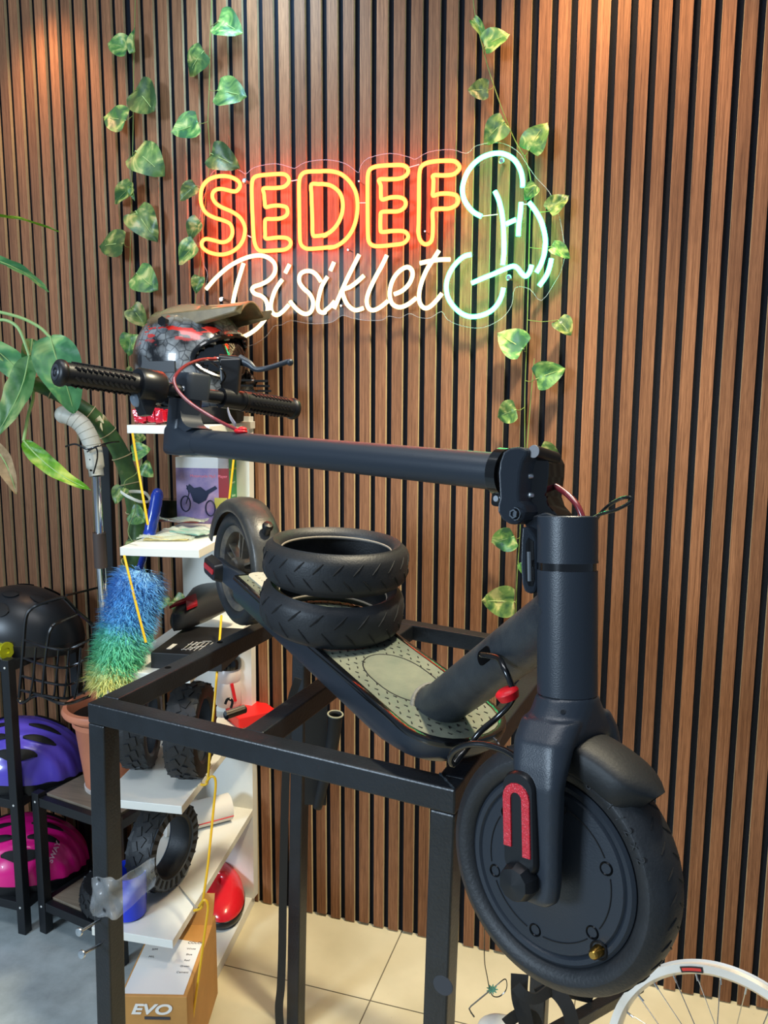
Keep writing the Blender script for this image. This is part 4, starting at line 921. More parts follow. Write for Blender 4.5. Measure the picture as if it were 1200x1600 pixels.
for s_ in (-1, 1):
    b = MB(MH); b.cyl((.0,s_*.098,.212), (.0,s_*.110,.214), .0105, seg=6); b.build('peak_screw', M_gl, hel)
    b = MB(MH)
    b.rings([[V((x_, s_*(.106+k_), .120+z_)) for x_, z_ in ((-.052,-.024),(-.046,-.024),(-.034,-.012),(.03,-.012),(.03,.012),(-.034,.012),(-.046,.024),(-.052,.024))] for k_ in (0, .006)])
    b.build('side_vent', MT('vent_grey', (58,62,66), .4), hel, smooth=False, bevel=.001)
b = MB(MH)
for i in range(6): b.box((.150-.004*abs(i-2), -.048, .038+i*.011), (.03,.052,.0045), (V((.8,-.6,0)), V((.6,.8,0)), V((0,0,1))))
for i in range(6): b.box((.150-.004*abs(i-2), .048, .038+i*.011), (.03,.052,.0045), (V((.8,.6,0)), V((-.6,.8,0)), V((0,0,1))))
b.build('chin_vent', M_sc2, hel, smooth=False)
b = MB(MH); b.lathe([(.088,0),(.098,.004),(.100,.022),(.092,.036),(.082,.036),(.078,.010)], (.01,0,.0), (0,0,1), 40, closedprof=True); b.build('neck_roll', M_dark, hel)

# ---- upper shelf goods
z2 = 1.064
M_card = MT('printed_card_purple', (92,84,150), .35, var=.6, vscale=9, col2=(176,150,178))
bo = PY(277,806,-.105); bo.z = z2; ex = V((.985,.17,0)).normalized(); ey = V((-.17,.985,0))
W_, H_, Dp = .136, .165, .060
bx = thing('player_box', bo, 'colourful carton with a motorcycle picture and the words Motorcycle Mp3 Player, behind the rear mudguard', 'box')
b = MB(); b.box(bo+ex*W_/2+ey*Dp/2+V((0,0,H_/2)), (W_,Dp,H_), (ex,ey,V((0,0,1)))); b.build('carton', [MT('white_card', (226,226,222), .5)], bx, smooth=False, bevel=.0008)
def onbox(u0, u1, v0, v1, mat, name, t=.0006):
    b = MB(); b.box(bo+ex*((u0+u1)/2*W_)-ey*(t/2)+V((0,0,(v0+v1)/2*H_)), ((u1-u0)*W_, t, (v1-v0)*H_), (ex,ey,V((0,0,1)))); return b.build(name, mat, bx, smooth=False)
onbox(0,.80,0,.84,M_card,'front_print'); onbox(.80,1,0,1,MT('print_maroon', (128,34,40), .35),'red_print'); onbox(0,1,.84,1,MT('print_white',(216,216,216),.4),'white_print')
onbox(.72,.96,.24,.40,MT('print_olive', (172,168,78), .4),'yellow_print',.0012)
b = MB(); b.box(bo+ex*(W_+.0004)+ey*Dp/2+V((0,0,H_/2)), (.0008, Dp, H_), (ex,ey,V((0,0,1)))); b.build('green_side', MT('print_green', (20,128,66), .35), bx, smooth=False)
for i in range(4):
    text('Battery' if i else 'Motorcycle Mp3', .0085, bo+ex*(W_+.0009)+ey*Dp*.5+V((0,0,H_*(.82-.2*i))), ey, (0,0,1), 'side_lettering', MT('print_pale', (210,230,200), .4) if i else MT('print_yellow', (230,220,40), .4), bx, .0001)
text('Motorcycle Mp3  Player', .0098, bo+ex*W_*.62-ey*.0010+V((0,0,H_*.72)), ex, (0,0,1), 'title_lettering', MT('print_pink', (232,120,140), .4), bx, .0002)
M_navy = MT('print_navy', (20,30,62), .3)
b = MB(); bp_ = lambda u, v: bo+ex*(u*W_)-ey*.0012+V((0,0,v*H_))
for u, v in ((.17,.30),(.64,.24)): b.tube([bp_(u+.10*math.cos(t)*.9, v+.115*math.sin(t)) for t in [2*PI*k/24 for k in range(24)]], .0017, 6, closed=True)
b.tube([bp_(.18,.30), bp_(.24,.46), bp_(.2,.58)], .0014, 6)
o_ = b; o_.rings([[bp_(u, v)-ey*k for u, v in ((.19,.53),(.25,.60),(.34,.54),(.46,.56),(.56,.50),(.74,.58),(.78,.54),(.62,.46),(.56,.36),(.42,.30),(.32,.34),(.27,.46))] for k in (0, .0006)])
b.build('motorcycle_print', M_navy, bx, smooth=False)
q = PZ(240,812,z2); b = MB(); bc = q+V((.045,.035,.0))
kb = thing('black_box', bc, 'small black printed box on the upper shelf, left of the motorcycle carton', 'box')
b.box(bc+V((0,0,.025)), (.085,.05,.050), (ex,ey,V((0,0,1)))); b.build('carton', M_gl, kb, smooth=False, bevel=.0012)
b = MB(); b.box(bc+ex*.026-ey*.0254+V((0,0,.018)), (.014,.0006,.024), (ex,ey,V((0,0,1)))); b.build('white_sticker', MT('sticker_cream', (214,208,180), .5), kb, smooth=False)
M_bag = MT('clear_bag', (206,222,210), .10, alpha=.35, spec=.8, bump=1.5, bscale=45)
def packet(px, py, L_, Wd, ang, h, label, inner):
    q = PZ(px, py, z2+h); x = V((math.cos(ang), math.sin(ang), 0)); y = V((-x.y, x.x, 0))
    t = thing('plastic_packet', q, label, 'packet')
    b = MB(); b.grid(lambda u, v: q+x*((u-.5)*L_)+y*((v-.5)*Wd)+V((0,0,.006+.0028*math.sin(9*u+4*v)+.002*math.sin(17*v+5*u))), 14, 12)
    o = b.build('bag', M_bag, t); o.modifiers.new('s', 'SOLIDIFY').thickness = .0006
    b = MB(); b.box(q+V((0,0,.002)), (L_*.8, Wd*.72, .003), (x, y, V((0,0,1)))); b.build('contents', inner, t, smooth=False, bevel=.001); return t
packet(262,842,.120,.070,.35,.001,'clear packet with gold parts at the left front of the upper shelf', MT('gold_parts', (190,176,120), .4, var=.5, vscale=60))
packet(300,832,.115,.075,-.25,.006,'clear packet with a pale green card at the right front of the upper shelf', MT('pale_green_card', (128,176,160), .35))
packet(282,815,.13,.05,.1,.012,'dark red and black packet at the back of the upper shelf', MT('dark_parts', (46,40,42), .5, var=1.5, vscale=50, col2=(150,70,60)))

# ---- third shelf: black carton, saddle and key rings
z3 = .813
q = PZ(236,1044,z3); q2 = PZ(262,985,z3)
bxk = thing('long_black_box', q, 'long black carton with white line drawing under the saddle', 'box')
b = MB(); c0 = q; e1 = V((.985,.17,0)).normalized(); e2 = bdir
cc_ = [c0, c0+e1*.155, c0+e1*.155+e2*.20, c0+e2*.20]; hB = .034
b.rings([[p_+V((0,0,k)) for p_ in cc_] for k in (0, hB)]); b.build('carton', MT('black_card', (24,24,26), .45, var=.6, vscale=14), bxk, smooth=False, bevel=.001)
tz = V((0,0,hB+.0004)); M_lp = MT('print_light', (196,196,190), .5)
b = MB(); b.box(c0+e1*.028+e2*.045+tz, (.010,.035,.0006), (e1, e2, V((0,0,1))))
for i in range(6):
    b.bar(c0+e1*(.055+.012*(i%3))+e2*(.03+.012*i)+tz, c0+e1*(.078+.010*(i%3))+e2*(.034+.012*i)+tz, .0015, .0006)
    b.bar(c0+e1*(.058+.009*i)+e2*.025+tz, c0+e1*(.060+.009*i)+e2*.085+tz, .0012, .0006)
b.build('line_drawing', M_lp, bxk, smooth=False)
# saddle: lofted, nose away
sq = PZ(300,985,z3+hB+.02); 
sad = thing('bicycle_saddle', V((c0.x+.05, c0.y+.10, z3+hB)), 'black bicycle saddle with a dark red chevron, lying on the long black box', 'saddle')
s0_ = PZ(272,990,z3+hB+.004); s1_ = PZ(352,938,z3+hB+.02); sx_ = (s1_-s0_); sx_.z = 0; Ls = .22; sx_.normalize(); sy_ = V((-sx_.y, sx_.x, 0))
b = MB(); rs = []
for i in range(18):
    t = i/17; wd = .026+.056*(t**1.6) if t > .12 else .020*math.sqrt(max(.02, 1-((.12-t)/.12)**2)); hh = .024+.016*math.sin(t*PI*.9); 
    if t > .9: wd *= 1-.6*((t-.9)/.1)**2
    cxy = s0_+sx_*(Ls*t)+V((0,0,.022+.018*t*t))
    rs.append([cxy+sy_*(wd*math.copysign(abs(math.cos(a_))**.8, math.cos(a_)))+V((0,0,hh*math.sin(a_)*(1 if math.sin(a_) > 0 else .7))) for a_ in [2*PI*k/20 for k in range(20)]])
b.rings(rs); b.build('cover', MT('saddle_black', (38,41,46), .38), sad, ang=80)
b = MB(); ch = [(.020,-.022),(.052,-.002),(.020,.022),(.058,.026),(.105,.002),(.058,-.028)]
b.rings([[s0_+sx_*x_+sy_*y_+V((0,0,.0600+.016*(x_/.2)-abs(y_)*.25+k)) for x_, y_ in ch] for k in (-.006, .0)]); b.build('chevron', MT('dark_red_vinyl', (150,20,36), .3), sad, smooth=False)
b = MB(); 
for s_ in (-1, 1): b.tube(cr([s0_+sx_*.05+V((0,0,.012)), s0_+sx_*.10+sy_*(.018*s_)+V((0,0,.004)), s0_+sx_*.17+sy_*(.02*s_)+V((0,0,.004)), s0_+sx_*.205+sy_*(.02*s_)+V((0,0,.02))], 5), .0035, 8)
b.build('rails', M_zinc, sad)
kr = PZ(352,1000,z3+.002); 
for i in range(3):
    b = MB(); c_ = kr+V((-.008*i,.012*i,.012)); ax = V((.5,-.3*i,.8)).normalized(); X_, Y_, Z_ = frame_from(ax)
    b.tube([c_+X_*.012*math.cos(2*PI*k/20)+Y_*.012*math.sin(2*PI*k/20) for k in range(20)], .0012, 6, closed=True); o = b.build('split_ring', M_zinc, None); o.location.z = z3+.0003
    tag(o, 'small steel split ring on the white shelf beside the saddle', 'ring', 'split rings by the saddle')
# ---- middle shelf goods: bottle, lights, red box
z4 = .55
rb0 = PZ(352,1140,z4); 
b = MB(); e1 = V((.93,-.36,0)).normalized()*-1; 
rc = PZ(374,1139,z4); x_ = V((.62,.78,0)).normalized(); y_ = V((-.78,.62,0))
b.box(rc+x_*.05+y_*.04+V((0,0,.014)), (.105,.085,.028), (x_, y_, V((0,0,1)))); tag(b.build('red_box', MT('red_card', (226,36,36), .4), None, smooth=False, bevel=.002), 'flat bright red box at the back of the middle shelf, under the drinks bottle', 'box')
bq = rc+x_*.035+y_*.075+V((0,0,.029))
bo_ = PZ(368,1093,z4+.029); bq = V((bo_.x, min(bo_.y,-.04), z4+.029)); 
bt = thing('drinks_bottle', bq, 'clear drinks bottle with a black lid standing behind the black stand rail', 'bottle')
b = MB(); b.lathe([(0,.0),(.030,.0),(.033,.004),(.033,.055),(.029,.065),(.033,.075),(.033,.088),(.028,.10),(.026,.104)], bq, (0,0,1), 32); b.build('body', MT('frosted_plastic', (222,206,200), .3, alpha=.75), bt)
b = MB(); b.lathe([(.026,.102),(.034,.102),(.0345,.106),(.0345,.120),(.031,.127),(.018,.133),(.010,.137),(0,.137)], bq, (0,0,1), 32); b.build('lid', M_gl, bt)
b = MB(); b.lathe([(0,.137),(.007,.137),(.0075,.145),(.005,.148),(0,.148)], bq, (0,0,1), 20); b.build('spout', M_red, bt)
b = MB(); f_ = (CAM-bq); f_.z = 0; f_.normalize(); g_ = V((0,0,1)).cross(f_)
b.rings([[bq+f_*(.0332+k)+g_*a_+V((0,0,c_)) for a_, c_ in ((.004,.066),(.012,.068),(.020,.020),(.013,.018))] for k in (-.004, .0006)]); b.build('red_stripe', M_red, bt, smooth=False)
lt0 = P(353,1118,1.76); lt1 = P(382,1108,1.80)
lt = thing('bicycle_lamp', lt0, 'small black and silver bicycle lamp on the red box', 'lamp')
b = MB(); b.tube([lt0, lt1], .009, 20); b.build('body', M_gl, lt); b = MB(); b.tube([lt0+_up*.006-_fw*.006, lt1+_up*.006-_fw*.006], .0055, 14); b.build('silver_strip', M_zinc, lt)
b = MB(); b.tube(cr([P(352,1100,1.74), P(356,1092,1.74), P(363,1096,1.74), P(361,1106,1.74)], 5), .003, 8); b.build('strap', M_gl, lt)
# ---- lower shelf goods
z5 = .288
M_blue = MT('blue_plastic', (28,58,214), .25, coat=.3)
bc5 = PZ(202,1427,z5); 
cup = tag(MB().lathe([(0,.002),(.034,.002),(.036,.004),(.040,.100),(.0385,.100),(.0345,.008),(0,.006)], V((bc5.x, bc5.y, z5)), (0,0,1), 40).build('blue_tub', M_blue, None), 'bright blue plastic tub on the lower shelf behind the wrapped stand leg', 'tub')
r0_ = PZ(278,1308,z5); 
p0 = P(272,1288,1.62); p1_ = P(372,1262,1.93)
p0 = PZ(262,1316,z5); p1_ = PZ(366,1288,z5)
rr_ = .034; d_ = (p1_-p0).normalized(); n_ = V((-d_.y, d_.x, 0))
rl = thing('paper_roll', p0, 'white rolled paper bag with a red line lying on the lower shelf against the wall', 'roll')
b = MB(); a0_, a1_ = p0+n_*rr_+V((0,0,rr_)), p1_+n_*rr_+V((0,0,rr_)); x0, y0, z0 = frame_from(d_); 
b.rings([[q_+x0*(rr_*1.0*math.cos(2*PI*k/26))+y0*(rr_*math.sin(2*PI*k/26)) for k in range(26)] for q_ in [a0_.lerp(a1_, i/8)+V((0,0,.0)) for i in range(9)]]); b.build('paper', MT('white_paper', (222,216,206), .6, bump=.6, bscale=30), rl, ang=60)
b = MB(); b.tube([a0_.lerp(a1_, i/8)+(-n_*.94-V((0,0,.34)))*rr_*1.0 for i in range(3, 9)], .0016, 6); b.build('red_line', M_red, rl)
b = MB(); b.tube(cr([PZ(280,1385,z5+.002), PZ(290,1398,z5+.002), PZ(300,1410,z5+.003), PZ(306,1418,z5+.004)], 4), .0014, 6); tag(b.build('grey_cable', MT('grey_cable_pvc', (150,150,146), .4), None), 'short grey cable lying on the lower shelf edge', 'cable')
# ---- floor level: red saddle cover and cardboard box on the base board
zb_ = .030
sq_ = PZ(335,1445,zb_); sh_ = thing('red_helmet', V((sq_.x, sq_.y+.02, zb_)), 'red and black shell-shaped helmet on the base board behind the cardboard box', 'helmet')
b = MB(); c_ = V((sq_.x-.022, sq_.y+.075, zb_+.028)); X_ = V((.55,-.83,0)).normalized(); Y_ = V((.83,.55,0))
rs = []
for i in range(14):
    t = i/13; a_ = PI/2*t; rs.append([c_+X_*(.115*math.cos(a_)*math.cos(k*2*PI/36))+Y_*(.062*math.cos(a_)*math.sin(k*2*PI/36))+V((0,0,.062*math.sin(a_)*(1+.25*math.cos(k*2*PI/36)*-1))) for k in range(36)])
b.rings(rs, caps=True); b.build('shell', MT('gloss_red', (222,30,44), .25, coat=.5), sh_, ang=60)
b = MB(); b.rings([[c_+X_*(.115*s_*math.cos(k*2*PI/36))+Y_*(.062*s_*math.sin(k*2*PI/36))+V((0,0,h_)) for k in range(36)] for s_, h_ in ((.90,-.0275),(1.0,-.012),(1.02,0),(1.0,.002))]); b.build('base_trim', M_sc2, sh_, ang=60)
M_kraft = MT('brown_cardboard', (186,136,74), .65, var=.12, vscale=12)
cb = PZ(296,1660,zb_); fr = PZ(302,1640,zb_)
zt = .225
tr_ = PZ(292,1558,zt); tl_ = PZ(187,1556,zt); br_ = PZ(312,1440,zt-.0)
w_ = (tr_-tl_).length; xx = (tr_-tl_).normalized(); yy = V((-xx.y, xx.x, 0)); 
cbx = thing('cardboard_box', V(((tl_+tr_)/2).to_tuple()[:2]+(zb_,)), 'brown cardboard box with white label and the name EVO under the shelf unit', 'box')
dpt = .25
b = MB(); b.rings([[q_ for q_ in (V((tl_.x,tl_.y,z_)), V((tr_.x,tr_.y,z_)), V((tr_.x,tr_.y,z_))+yy*dpt, V((tl_.x,tl_.y,z_))+yy*dpt)] for z_ in (zb_+.001, zt)]); b.build('carton', M_kraft, cbx, smooth=False, bevel=.0015)
b = MB(); hinge_ = [V((tl_.x,tl_.y,zt))+yy*(dpt*.86), V((tr_.x,tr_.y,zt))+yy*(dpt*.86)]
b.rings([[hinge_[0], hinge_[1], hinge_[1]+V((0,0,.055))+yy*.03, hinge_[0]+V((0,0,.055))+yy*.03], [q_+yy*.003 for q_ in (hinge_[0], hinge_[1], hinge_[1]+V((0,0,.055))+yy*.03, hinge_[0]+V((0,0,.055))+yy*.03)]]); b.build('flap', M_kraft, cbx, smooth=False)
b = MB(); b.rings([[q_+V((0,0,k)) for q_ in (tl_+xx*.004+yy*.006, tr_-xx*.008+yy*.006, tr_-xx*.008+yy*(dpt*.62), tl_+xx*.004+yy*(dpt*.72))] for k in (.0002, .0008)]); b.build('white_label', MT('label_white', (226,226,224), .5), cbx, smooth=False)
M_ink = MT('ink', (60,62,70), .6)
for s_, u, v, sz in (('SIZE',.25,.62,.011),('S/M',.22,.53,.008),('M/L',.22,.44,.008),('COLOR',.84,.62,.010),('White',.80,.545,.0075),('Blue',.80,.475,.0075),('Red',.80,.405,.0075),('Green',.80,.335,.0075),('Cement',.80,.265,.0075)):
    text(s_, sz, V((tl_.x,tl_.y,zt+.0011))+xx*(w_*u)+yy*(dpt*v), xx, yy, 'label_lettering', M_ink, cbx, .0001)
text('EVO', .030, V((tl_.x,tl_.y,zt-.028))+xx*(w_*.45)-yy*.0012, xx, (0,0,1), 'brand_lettering', MT('print_white2', (232,230,224), .5), cbx, .0004, shear=.3, bold=.0009, xs=1.35)
b = MB(); b.box(V((tl_.x,tl_.y,zt-.046))+xx*(w_*.55)-yy*.001, (.05,.0008,.006), (xx, yy, V((0,0,1)))); b.build('black_print', M_ink, cbx, smooth=False)

# ------------------------------------------------------------------ black metal racks at the left
M_rack = MT('rack_black', (22,25,29), .45, bump=.1, bscale=400)
M_board = MT('grey_oak_board', (126,114,98), .55, var=.3, vscale=3, stretch=(2,30,2))
M_dot = MT('rivet_white', (210,210,205), .4)
TWR = .024
def rack(name, o, x, y, w, d, H_, levels, label, tops=True):
    # o: front right (or front left) foot; x: along the front, y: to the back
    t = thing(name, o, label, 'rack')
    o = V(o); z = V((0,0,1))
    for u, v in ((0,0),(w,0),(0,d),(w,d)):
        p_ = o+x*u+y*v; p_ = p_ + x*(TWR/2*(1 if u == 0 else -1))*(1 if w > 0 else -1) + y*(TWR/2*(1 if v == 0 else -1))
        leg = MB().box(p_+z*(H_/2), (TWR, TWR, H_), (x, y, z)).build('post', M_rack, t, smooth=False, bevel=.0015)
    sg_ = 1 if w > 0 else -1
    for L_ in levels:
        for a, c in ((o, o+x*w), (o+y*(d-TWR), o+x*w+y*(d-TWR))): MB().bar(a+y*TWR/2+z*L_+x*(TWR*sg_), c+y*TWR/2+z*L_-x*(TWR*sg_), TWR*.8, TWR).build('rail', M_rack, t, smooth=False, bevel=.0012)
        for u in (0, w): 
            q = o+x*(u+(TWR/2*sg_ if u == 0 else -TWR/2*sg_)); MB().bar(q+z*L_+y*TWR, q+z*L_+y*(d-TWR), TWR*.8, TWR).build('rail', M_rack, t, smooth=False, bevel=.0012)
        c_ = o+x*(w/2)+y*(d/2)+z*(L_+TWR/2-.002); MB().box(c_, (abs(w)-2.1*TWR, d-2.1*TWR, .012), (x, y, z)).build('board', M_board, t, smooth=False, bevel=.001)
    for L_ in levels:
        q = o+x*(TWR/2*sg_)+z*L_; MB().lathe([(.0001,.0012),(.0026,.0008),(.0030,0)], q, -y, 14).build('rivet', M_dot, t)
    return t
oA = PZ(40,1462,0); rx = V((1,0,0)); ry = V((0,1,0))
rack('tall_rack', (oA.x, oA.y, 0), rx, ry, -.62, .27, .735, (.075, .355, .715), 'taller black steel rack with wooden boards at the left edge, carrying a black helmet')
oB = PZ(62,1456,0); bx_ = V((.985,-.172,0)).normalized(); by_ = V((.172,.985,0))
rack('low_rack', (oB.x, oB.y, 0), bx_, by_, .29, .25, .385, (.075, .362), 'lower black steel rack carrying the terracotta flower pot')
# ---- helmets
def bike_helmet(o, look, sc_, mat, label, vents=3, skew=.0, dark=M_dark):
    lx = V((look[0], look[1], 0)).normalized(); ly = V((0,0,1)).cross(lx); M_ = FM(o, lx*sc_, ly*sc_, V((0,0,1))*sc_)
    t = thing('cycle_helmet', o, label, 'helmet')
    def f(a, ph, k=1.0):
        x = .140*k*math.cos(ph)*math.cos(a); y = .104*k*math.cos(ph)*math.sin(a); z = .118*k*math.sin(ph)
        z += .02+.012*math.cos(a*1)*math.cos(ph); 
        return V((x, y, z))
    def ridge(a, ph):
        s = abs(math.cos(ph)*math.sin(a)); return 1+.022*math.cos(s*26)*math.cos(ph)
    b = MB(M_); n1, n2 = 72, 24; vs = []; fs = []
    for i in range(n1):
        for j in range(n2+1):
            ph = (PI/2)*j/n2*.999; a = 2*PI*i/n1; vs.append(f(a, ph, ridge(a, ph) if vents else 1))
    slots_ = []
    if vents:
        for s in (-1, 1):
            for yy, x0, x1 in ((.028,-.09,-.02),(.028,.02,.095),(.062,-.085,-.015),(.062,.015,.08),(.090,-.05,.04)): slots_.append((s*yy, x0, x1, .0066))
    else: slots_ = [(s*.045, x0, x0+.04, .010) for s in (-1, 1) for x0 in (-.075,-.01,.055)]+[(s*.082, .0, .045, .010) for s in (-1, 1)]
    for i in range(n1):
        for j in range(n2):
            a_, b_ = i*(n2+1)+j, ((i+1) % n1)*(n2+1)+j
            fs.append((a_, b_, b_+1, a_+1))
    b._add(vs, fs); b.build('shell', mat, t, ang=60)
    for yy, x0, x1, hw in slots_:
        rs = []
        for i in range(11):
            u = i/10; x = x0+(x1-x0)*u; w_ = hw*math.sin(PI*u)**.6+.0006
            yb = yy*(1-.25*(abs(x)/.14))
            def zz_(x, y): q = max(.0, 1-(x/.142)**2-(y/.106)**2); return .118*math.sqrt(q)+.02+.012*(x/.14)
            ring = [V((x, yb+w_*c, zz_(x, yb+w_*c)+.0032+.0012*k)) for c, k in ((-1,0),(-.4,1),(.4,1),(1,0),(.4,-4),(-.4,-4))]
            rs.append(ring)
        bb = MB(M_); bb.rings(rs); bb.build('vent', dark, t)
    b = MB(M_); b.rings([[V((.140*s_*math.cos(a), .104*s_*math.sin(a), z_+.012*math.cos(a))) for a in [2*PI*k/60 for k in range(60)]] for s_, z_ in ((.93,-.010),(.985,-.006),(1.0,.008),(1.01,.020),(.98,.022))]); b.build('lower_trim', M_sc2, t)
    return t, M_
hA = P(40,985,2.0); bike_helmet(V((.03, -.20, .735)) if False else V((PY(40,1000,-.17).x, -.17, .736)), (-1,-.35), 1.08, MT('matte_black_helmet', (26,29,33), .36), 'matte black cycle helmet with small vents on top of the taller rack', 0)
q = PY(38,1190,-.19); bike_helmet(V((q.x, -.185, .372)), (-1,-.5), 1.12, MT('violet_shell', (92,76,196), .3, coat=.4), 'violet blue cycle helmet with wide vents on the middle board of the rack', 1)
q = PY(42,1370,-.19); tp_, Mp = bike_helmet(V((q.x, -.185, .090)), (-1,-.62), 1.12, MT('pink_shell', (232,20,134), .3, coat=.4), 'bright pink cycle helmet on the lowest board of the rack', 1)
def onhel(M_, a, ph, k=1.035): return M_ @ V((.140*k*math.cos(ph)*math.cos(a), .104*k*math.cos(ph)*math.sin(a), .118*k*math.sin(ph)+.02+.012*math.cos(a)*math.cos(ph)))
ca = PZ(84,1330,.15); 
best = min(((onhel(Mp, a_/40*PI, p_/20*PI/2, 1.04), a_, p_) for a_ in range(-40, 40) for p_ in range(2, 18)), key=lambda r: abs((lambda d: d.dot(_rt)/d.dot(_fw)*FOC+600)(r[0]-CAM)-82)+abs((lambda d: 800-d.dot(_up)/d.dot(_fw)*FOC)(r[0]-CAM)-1330)+(1000 if (r[0]-(Mp @ V((0,0,.05)))).dot(CAM-r[0]) < 0 else 0))
nrm = (best[0]-(Mp @ V((0,0,.03)))).normalized(); tx = (_rt*.60+_up*.62); tx = (tx-nrm*tx.dot(nrm)).normalized()
text('SWAY', .020, best[0]+nrm*.006, tx, nrm.cross(tx), 'brand_lettering', MT('print_palepink', (240,190,214), .4), tp_, .0004, bold=.0004)
# ---- yellow-green spoked reels on the tall rack
q = PY(12,1030,-.275); rl_ = thing('reel', V((q.x-.01,-.285,.729)), 'metallic yellow-green reel lying on the front of the taller rack', 'reel')
M_lime = MT('lime_metal', (196,200,40), .25, metal=.6)
c_ = V((q.x-.01,-.285,.729+.022)); ax_ = V((1,-.15,0)).normalized()
for k in (-1, 1):
    b = MB(); b.lathe([(.008,-.003),(.021,-.003),(.022,0),(.021,.003),(.008,.003)], c_+ax_*(.020*k), ax_, 32, closedprof=True); b.build('flange', M_lime, rl_)
b = MB(); b.cyl(c_-ax_*.045, c_+ax_*.02, .016, seg=24); b.build('core', M_lime, rl_)
# ---- wire basket hanging in front of the rack
M_wire = MT('black_wire', (12,13,15), .25, coat=.3)
bk = thing('wire_basket', P(110,1100,1.78), 'black wire bicycle basket tipped up beside the black helmet, above the flower pot', 'basket')
def wire(pts, r=.0026, nm='wire'): MB().tube(cr(pts, 4), r*1.25, 7).build(nm, M_wire, bk)
dB = 1.84
outer = [P(30,1090,dB), P(36,1020,dB), P(40,968,dB), P(48,952,dB), P(62,944,dB), P(95,934,dB+.02), P(102,936,dB+.03), P(120,955,dB+.06), P(140,972,dB+.1), P(146,985,dB+.1), P(144,1010,dB+.1), P(136,1060,dB+.08), P(130,1085,dB+.07)]
wire(outer, .0034, 'rim_wire')
wire([P(66,1085,dB-.02), P(70,1040,dB-.02), P(75,1000,dB-.02), P(79,984,dB-.02), P(88,974,dB-.01), P(120,960,dB+.06)], .0030)
for k, (yl, ym, yr) in enumerate(((1000,1014,1001),(1028,1042,1028),(1056,1069,1058),(1078,1090,1080))):
    x0 = 38-3*k*.8; wire([P(x0,yl,dB), P(72,ym-3,dB-.02), P(104,ym+1,dB-.02), P(128,(ym+yr)/2-2,dB+.04), P(144-2*k,yr-4,dB+.1)], .0024)
    wire([P(144-2*k,yr-6,dB+.1), P(160,yr-14,dB+.16)], .0022)
for x0, x1 in ((52,46),(104,100),(122,116),(88,84)): wire([P(x0+4,1012,dB-.015), P(x0,1060,dB-.015), P(x1,1092,dB-.015)], .0022)
wire([P(28,1092,dB), P(36,1098,dB), P(60,1086,dB), P(100,1100,dB-.02), P(140,1088,dB+.08)], .0030, 'rim_wire')
wire([P(104,930,dB+.1), P(130,924,dB+.14), P(165,915,dB+.2)], .0022)
# ---- flower pot with a tall dieffenbachia
zp = .374
pc = PZ(146,1244,zp); pc = V((pc.x+.01, pc.y+.06, zp))
M_terra = MT('terracotta_plastic', (204,128,96), .5, var=.1, vscale=10)
pot = thing('flower_pot', pc, 'terracotta coloured plastic flower pot with thick rolled rim on the lower rack', 'flower pot')
b = MB(); b.lathe([(0,0),(.058,0),(.062,.006),(.066,.04),(.082,.175),(.086,.178),(.0865,.186),(.092,.200),(.108,.208),(.112,.216),(.108,.226),(.098,.228),(.092,.215),(.088,.18),(0,.18)], pc, (0,0,1), 56); b.build('pot', M_terra, pot, ang=50)
b = MB(); b.lathe([(.0585,-.0004),(.0645,.0),(.0665,.014),(.0635,.016)], pc, (0,0,1), 40); b.build('limescale_ring', MT('limescale', (190,180,172), .7, var=.2, vscale=60), pot)
b = MB(); b.lathe([(0,.200),(.05,.203),(.093,.196)], pc, (0,0,1), 30); b.build('soil', MT('dark_soil', (24,20,17), .95, bump=1, bscale=200), pot)
plant = thing('dieffenbachia', pc+V((0,0,.2)), 'tall houseplant with thick ringed green stalk and long leaves, tied up beside the pale cane', 'houseplant')
M_stalk = bpy.data.materials.new('stalk'); M_stalk.use_nodes = True
nt = M_stalk.node_tree; nb = nt.nodes['Principled BSDF']; nb.inputs['Roughness'].default_value = .45; tc = nt.nodes.new('ShaderNodeTexCoord'); n_ = nt.nodes.new('ShaderNodeTexNoise'); n_.inputs['Scale'].default_value = 14; n_.inputs['Detail'].default_value = 4; nt.links.new(tc.outputs['Object'], n_.inputs['Vector'])
r_ = nt.nodes.new('ShaderNodeValToRGB'); e = r_.color_ramp.elements; e[0].position = .42; e[0].color = lin((46,82,44)); e[1].position = .70; e[1].color = lin((186,176,128)); k_ = e.new(.60); k_.color = lin((86,120,62)); nt.links.new(n_.outputs['Fac'], r_.inputs[0]); nt.links.new(r_.outputs[0], nb.inputs['Base Color'])
stk = [(pc+V((0,0,.2))), P(175,1010,2.02), P(200,900,2.0), P(214,862,1.98), P(215,815,1.98), P(208,772,1.96), P(196,728,1.95), P(178,690,1.93), P(150,655,1.9), P(122,634,1.88), P(92,616,1.86), P(66,604,1.85), P(42,596,1.85)]
sp = cr(stk, 8); b = MB(); rr = [.026-.0105*(i/len(sp)) + (.0022 if i % 8 == 3 else 0) for i in range(len(sp))]; b.tube(sp, rr, 18); b.build('stalk', M_stalk, plant, ang=80)
M_node = MT('dry_leaf_scar', (196,180,136), .7)
for i in range(3, len(sp)-1, 8):
    x0, y0, z0 = frame_from(sp[i+1]-sp[i-1]); b = MB(); b.tube([sp[i]+x0*(rr[i]*1.02*math.cos(2*PI*k/20))+y0*(rr[i]*1.02*math.sin(2*PI*k/20)) for k in range(20)], .0013, 5, closed=True); b.build('leaf_scar', M_node, plant)
